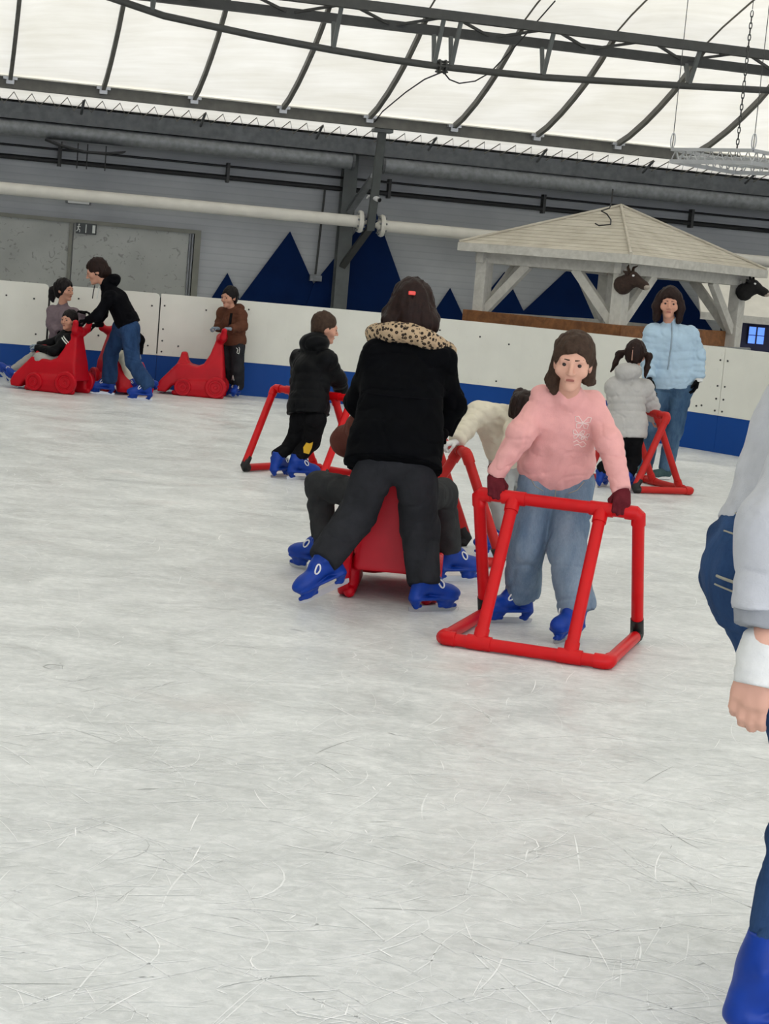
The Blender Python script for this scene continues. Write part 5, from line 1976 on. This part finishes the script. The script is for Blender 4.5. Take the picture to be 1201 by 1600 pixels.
# ---------- woman in the pale blue puffer
p = person('blue_woman', 'person in a pale blue puffer jacket and jeans facing the camera by the boards', dict(
    face=(-.1, -1, -.05), fwd=(0, -1, 0), m=.98, head=1.0, h=.009, hairmat='hair_brown',
    hair=dict(vol=1.1, locks=[([(-.06, -.02, .06), (-.092, 0, -.02), (-.095, .01, -.12)], [.05, .045, .03]), ([(.06, -.02, .06), (.092, 0, -.02), (.095, .01, -.12)], [.05, .045, .03])]),
    top=dict(name='puffer_jacket', mat='bluepuffer', rp=.215, rc=.205, rh=.215, flat=.68, hem=.07, ra=(.085, .078, .062), bulge=(6, .013), sleeve_bulge=(4, .012),
             wr=((.005, (14, 14, 20)), (.003, (34, 34, 40)))),
    bottom=dict(name='jeans', mat='denim_mid', r=(.105, .08, .068), over=.02),
    glove='glove_black', hands=dict(L=('relax', (.1, -.3, -1), (-1, -.2, 0)), R=('relax', (-.15, -.1, -1), (1, -.3, 0)))))
jj, base = p['j'], p['base']
drape(p, p['top'], 'zip', M['zip'], [[(0, .18), (.005, 0), (0, -.24)]], jj['chest'] + np.array([-.02, -.1, 0]), (1, 0, 0), (0, 0, 1), (0, 1, 0), .008)
for q in 'R':
    w = unit(jj['wr' + q] - jj['el' + q])
    s = SDF(.008, .01)
    cone_cut(s, jj['wr' + q] - w * .05, jj['wr' + q] + w * .03, .052, .042)
    s.wrinkle((.004, (40, 40, 40)))
    s.build('fur_cuff', M['whiteknit'], p['body'], base)
SHOE, SOLE = shoe_mesh(), shoe_sole()
SHOE.materials.append(M['shoe'])
SOLE.materials.append(M['whiteplastic'])
for pos, fd in (((2.47, 16.12), (-.75, -.65)), ((2.33, 16.34), (-.35, -.94))):
    o = link('trainer', SHOE, None, p['body'])
    place(o, Vector((pos[0] - base[0], pos[1] - base[1], 0)), fd)
    link('sole', SOLE, None, o)

# ---------- boy in black
p = person('black_boy', 'person in a black puffer jacket and black trousers pushing a frame, face turned right', dict(
    face=(.9, .3, -.15), tilt=(.25, 0, 1), fwd=(.5, .86, 0), m=.78, head=.88, h=.008, hairmat='hair_short',
    hair=dict(vol=1.0),
    top=dict(name='puffer_jacket', mat='blackpuffer', rp=.175, rc=.165, rh=.18, flat=.8, hem=.015, ra=(.078, .07, .055), bulge=(7, .009), sleeve_bulge=(3, .008),
             hood=(.05, -.005, (.13, .11, .085))),
    bottom=dict(mat='blacktrouser', r=(.085, .068, .058), over=.01),
    skates=[((-.83, 13.76, 0), (.55, .83)), ((-.665, 13.70, 0), (.93, .35))], skate_scale=.86,
    hands=dict(L=('grip', (.5, .8, -.2), (0, 0, 1)), R=('grip', (.6, .75, -.2), (0, 0, 1)))))
jj = p['j']
o = drape_patch(p, p['bottom'], 'yellow_print', M['yellowprint'], [(-.03, -.04), (.015, -.05), (.035, 0), (.04, .045), (.015, .03), (-.01, .035), (-.035, .0)],
                jj['knR'] * .6 + jj['anR'] * .4 + np.array([.01, 0, .02]), (1, 0, 0), (0, 0, 1), (-.15, 1, 0))

# ---------- boy in brown by the boards
p = person('brown_boy', 'person in a short brown jacket standing behind a red sled near the boards', dict(
    face=(-.6, -.75, -.15), fwd=(-.8, -.6, 0), m=.76, head=.9, h=.009, hb=.008, hairmat='hair_dark',
    top=dict(mat='brown', rp=.155, rc=.16, flat=.78, hem=.0, ra=(.075, .068, .055), bulge=(4, .008), sleeve_bulge=(3, .008), hood=(.09, 0, (.09, .08, .06))),
    bottom=dict(mat='grey_trouser', r=(.085, .078, .075), over=.05),
    skates=[((-1.96, 21.42, 0), (-.5, -.85)), ((-1.885, 21.30, 0), (-.25, -.95))], skate_scale=.8,
    glove='glove_grey', hands=dict(L=('grip', (-.9, -.3, 0), (0, 0, 1)), R=('grip', (-.9, -.3, 0), (0, 0, 1)))))
jj = p['j']
drape(p, p['top'], 'dark_shirt_front', M['blacktrouser'], [([(0, .10), (.005, 0), (0, -.10)], .018)], jj['chest'] + np.array([-.02, -.1, .02]), (1, 0, 0), (0, 0, 1), (.25, 1, 0))
drape(p, p['bottom'], 'white_squiggle', M['signwhite'], [[(.02, -.03), (.04, -.05), (.03, -.09), (.055, -.10), (.06, -.04), (.05, -.02)], [(-.01, -.42), (0, -.36), (.015, -.42)]],
      jj['pel'] + np.array([.02, -.1, 0]), (1, 0, 0), (0, 0, 1), (0, 1, 0), .004)

# ---------- woman in the black hoodie
p = person('hood_woman', 'person in a black hoodie and flared jeans bending left over a red sled', dict(
    face=(-.9, -.1, -.4), tilt=(-.5, 0, 1), fwd=(-1, 0, 0), m=.95, head=1.0, h=.009, hb=.008, hairmat='hair_brown',
    hair=dict(vol=1.06, locks=[([(0, -.05, .05), (0, -.10, -.02), (0, -.09, -.10)], [.07, .05, .04])]),
    top=dict(name='hoodie', mat='hoodblack', rp=.175, rc=.165, rh=.17, flat=.75, hem=.03, ra=(.075, .066, .045), hood=(.09, .03, (.10, .09, .07))),
    bottom=dict(name='jeans', mat='denim_dark', r=(.108, .085, .088), over=.06),
    skates=[((-3.26, 20.10, 0), (-1, -.1)), ((-2.78, 19.72, 0), (-.97, -.2))], skate_scale=.92,
    hands=dict(L=('grip', (-1, 0, -.2), (0, 0, 1)), R=('grip', (-1, .1, -.2), (0, 0, 1)))))
jj = p['j']
s = SDF(.006, .01)
w = unit(jj['wrL'] - jj['elL'])
s.cone(jj['elL'] + w * .05 + np.array([0, -.03, .02]), jj['elL'] + w * .08 + np.array([0, -.03, .02]), .022, .022)
s.build('white_badge', M['signwhite'], p['body'], p['base'])
for dx in (0, .05):
    c = jj['neck'] + np.array([-.10 + dx, -.07, -.04])
    MB().tube([Vector(c - p['base']), Vector(c - p['base']) + Vector((-.01, -.005, -.08)), Vector(c - p['base']) + Vector((-.015, -.005, -.15))], .006, 6).build('hood_cord', M['signwhite'] if dx else M['cable'], p['body'])

# ---------- girl in mauve behind the sled
person('mauve_girl', 'person with dark ponytail in a mauve grey jacket behind the seated child', dict(
    face=(.85, -.4, 0), fwd=(.5, -.85, 0), m=.74, head=.92, h=.009, hb=.008, hairmat='hair_dark',
    hair=dict(vol=1.06, locks=[([(-.0, -.11, .03), (0, -.16, -.01), (.0, -.17, -.08), (0, -.155, -.13)], [.035, .045, .04, .02])]),
    top=dict(mat='mauve', rp=.15, rc=.15, flat=.78, hem=.06, ra=(.068, .06, .05)),
    bottom=dict(mat='grey_trouser', r=(.08, .065, .06), over=.02),
    skates=[((-3.82, 20.66, 0), (.5, -.85)), ((-3.70, 20.62, 0), (.6, -.8))], skate_scale=.8,
    hands=dict(L=('relax', (.3, -.6, -.7), (-.5, -.6, 0)), R=('relax', (.9, -.3, .1), (0, 0, 1)))))

# ---------- child seated on that sled
p = person('seated_boy', 'person in a black jacket with striped sleeve seated on a red sled, legs outstretched', dict(
    face=(-.5, -.85, 0), fwd=(-1, .2, 0), m=.68, head=.84, h=.008, hb=.007, hairmat='hair_dark',
    top=dict(mat='blackpuffer', rp=.13, rc=.135, flat=.8, hem=.02, ra=(.062, .058, .046)),
    bottom=dict(mat='lightgreytrouser', r=(.078, .066, .056), over=.0),
    skates=[((-4.41, 20.12, .10), (-.97, .1), .75), ((-4.28, 19.95, .06), (-.97, .1), .75)], skate_scale=.78, base=(-3.75, 19.95, 0),
    glove='glove_grey', hands=dict(L=('grip', (-1, 0, -.1), (0, 0, 1)), R=('grip', (-1, 0.2, -.1), (0, 0, 1)))))
jj = p['j']
ev = unit(jj['elR'] - jj['shR'])
nv = unit(np.cross(ev, [0, 1, 0]))
drape(p, p['top'], 'sleeve_stripe', M['signwhite'], [([(.03, .09), (.03, -.05)], .007), ([(.055, .09), (.055, -.05)], .007)], jj['shR'] + ev * .0 + np.array([0, -.1, 0]), -nv * 0 + ev, nv, (0, 1, 0))

# ---------- child with white trousers on the far sled
person('white_leg_child', 'person in cream white trousers and black jacket half hidden behind the hoodie wearer', dict(
    face=(.9, -.3, 0), fwd=(1, 0, 0), m=.7, head=.86, h=.009, hb=.008, hairmat='hair_dark',
    top=dict(mat='hoodblack', rp=.13, rc=.135, flat=.8, hem=.03, ra=(.06, .055, .045)),
    bottom=dict(mat='whitetrouser', r=(.08, .07, .055), over=.0),
    skates=[((-2.80, 20.5, .05), (.8, -.6), .2), ((-2.95, 20.28, .03), (.8, -.6), .2)], skate_scale=.78, base=(-3.05, 20.6, 0),
    glove='glove_grey', hands=dict(L=('grip', (.5, -.2, -.8), (1, 0, .3)), R=('grip', (.3, -.2, -.9), (1, 0, .3)))))

# ---------- adult at the right edge
p = person('hoodie_adult', 'person in a grey hoodie and dark jeans cut off by the right edge', dict(
    face=(1, .2, -.1), fwd=(1, 0.1, 0), m=1.05, head=.97, h=.008, hb=.007, hairmat='hair_dark', skin='skin2',
    bare='R',
    top=dict(name='hoodie', mat='hoodgrey', rp=.175, rc=.195, rh=.175, flat=.82, hem=-.06, short=.10, ra=(.10, .10, .08), hood=(.08, -.03, (.12, .09, .07)),
             wr=((.010, (8, 8, 9)), (.005, (20, 20, 20)))),
    bottom=dict(name='jeans', mat='denim_dark', r=(.13, .095, .062), over=.01, seat=((-.02, 0, .0), (.135, .16, .16)), wr=((.007, (9, 9, 7)), (.006, (16, 16, 26)))),
    skates=[((1.2, 4.22, 0), (.97, .2)), ((1.005, 3.83, 0), (.97, .15))], skate_scale=1.2, ankle_z=.2,
    hands=dict(L=('relax', (.1, 0, -1), (0, 1, 0)), R=('relax', (-.12, .12, -1), (-.5, -1, 0)))))
jj, base = p['j'], p['base']
w = unit(jj['wrR'] - jj['elR'])
s = SDF(.006, .01)
cone_cut(s, jj['wrR'] - w * .115, jj['wrR'] - w * .068, .072, .066)
s.wrinkle((.003, (60, 60, 60)))
s.build('rib_cuff', M['ribgrey'], p['top'], base)
s = SDF(.006, .01)
cone_cut(s, jj['wrR'] - w * .035, jj['wrR'] + w * .05, .046, .048)
s.wrinkle((.004, (20, 20, 90)))
s.build('wrist_warmer', M['whiteknit'], p['body'], base)
drape(p, p['bottom'], 'jeans_stitching', M['stitch'], [([(-.16, .125), (-.1, .118), (.02, .10)], .0022), ([(-.16, .085), (-.1, .078), (.02, .06)], .0022),
      ([(-.15, -.01), (-.105, -.018), (-.075, -.02)], .0035), ([(-.15, -.03), (-.105, -.038), (-.075, -.04)], .0022), ([(-.06, .11), (-.065, .05)], .003), ([(-.075, -.02), (-.07, -.2), (-.10, -.28)], .002)],
      jj['pel'] + np.array([0, -.2, 0]), (1, 0, 0), (0, 0, 1), (0, 1, 0))
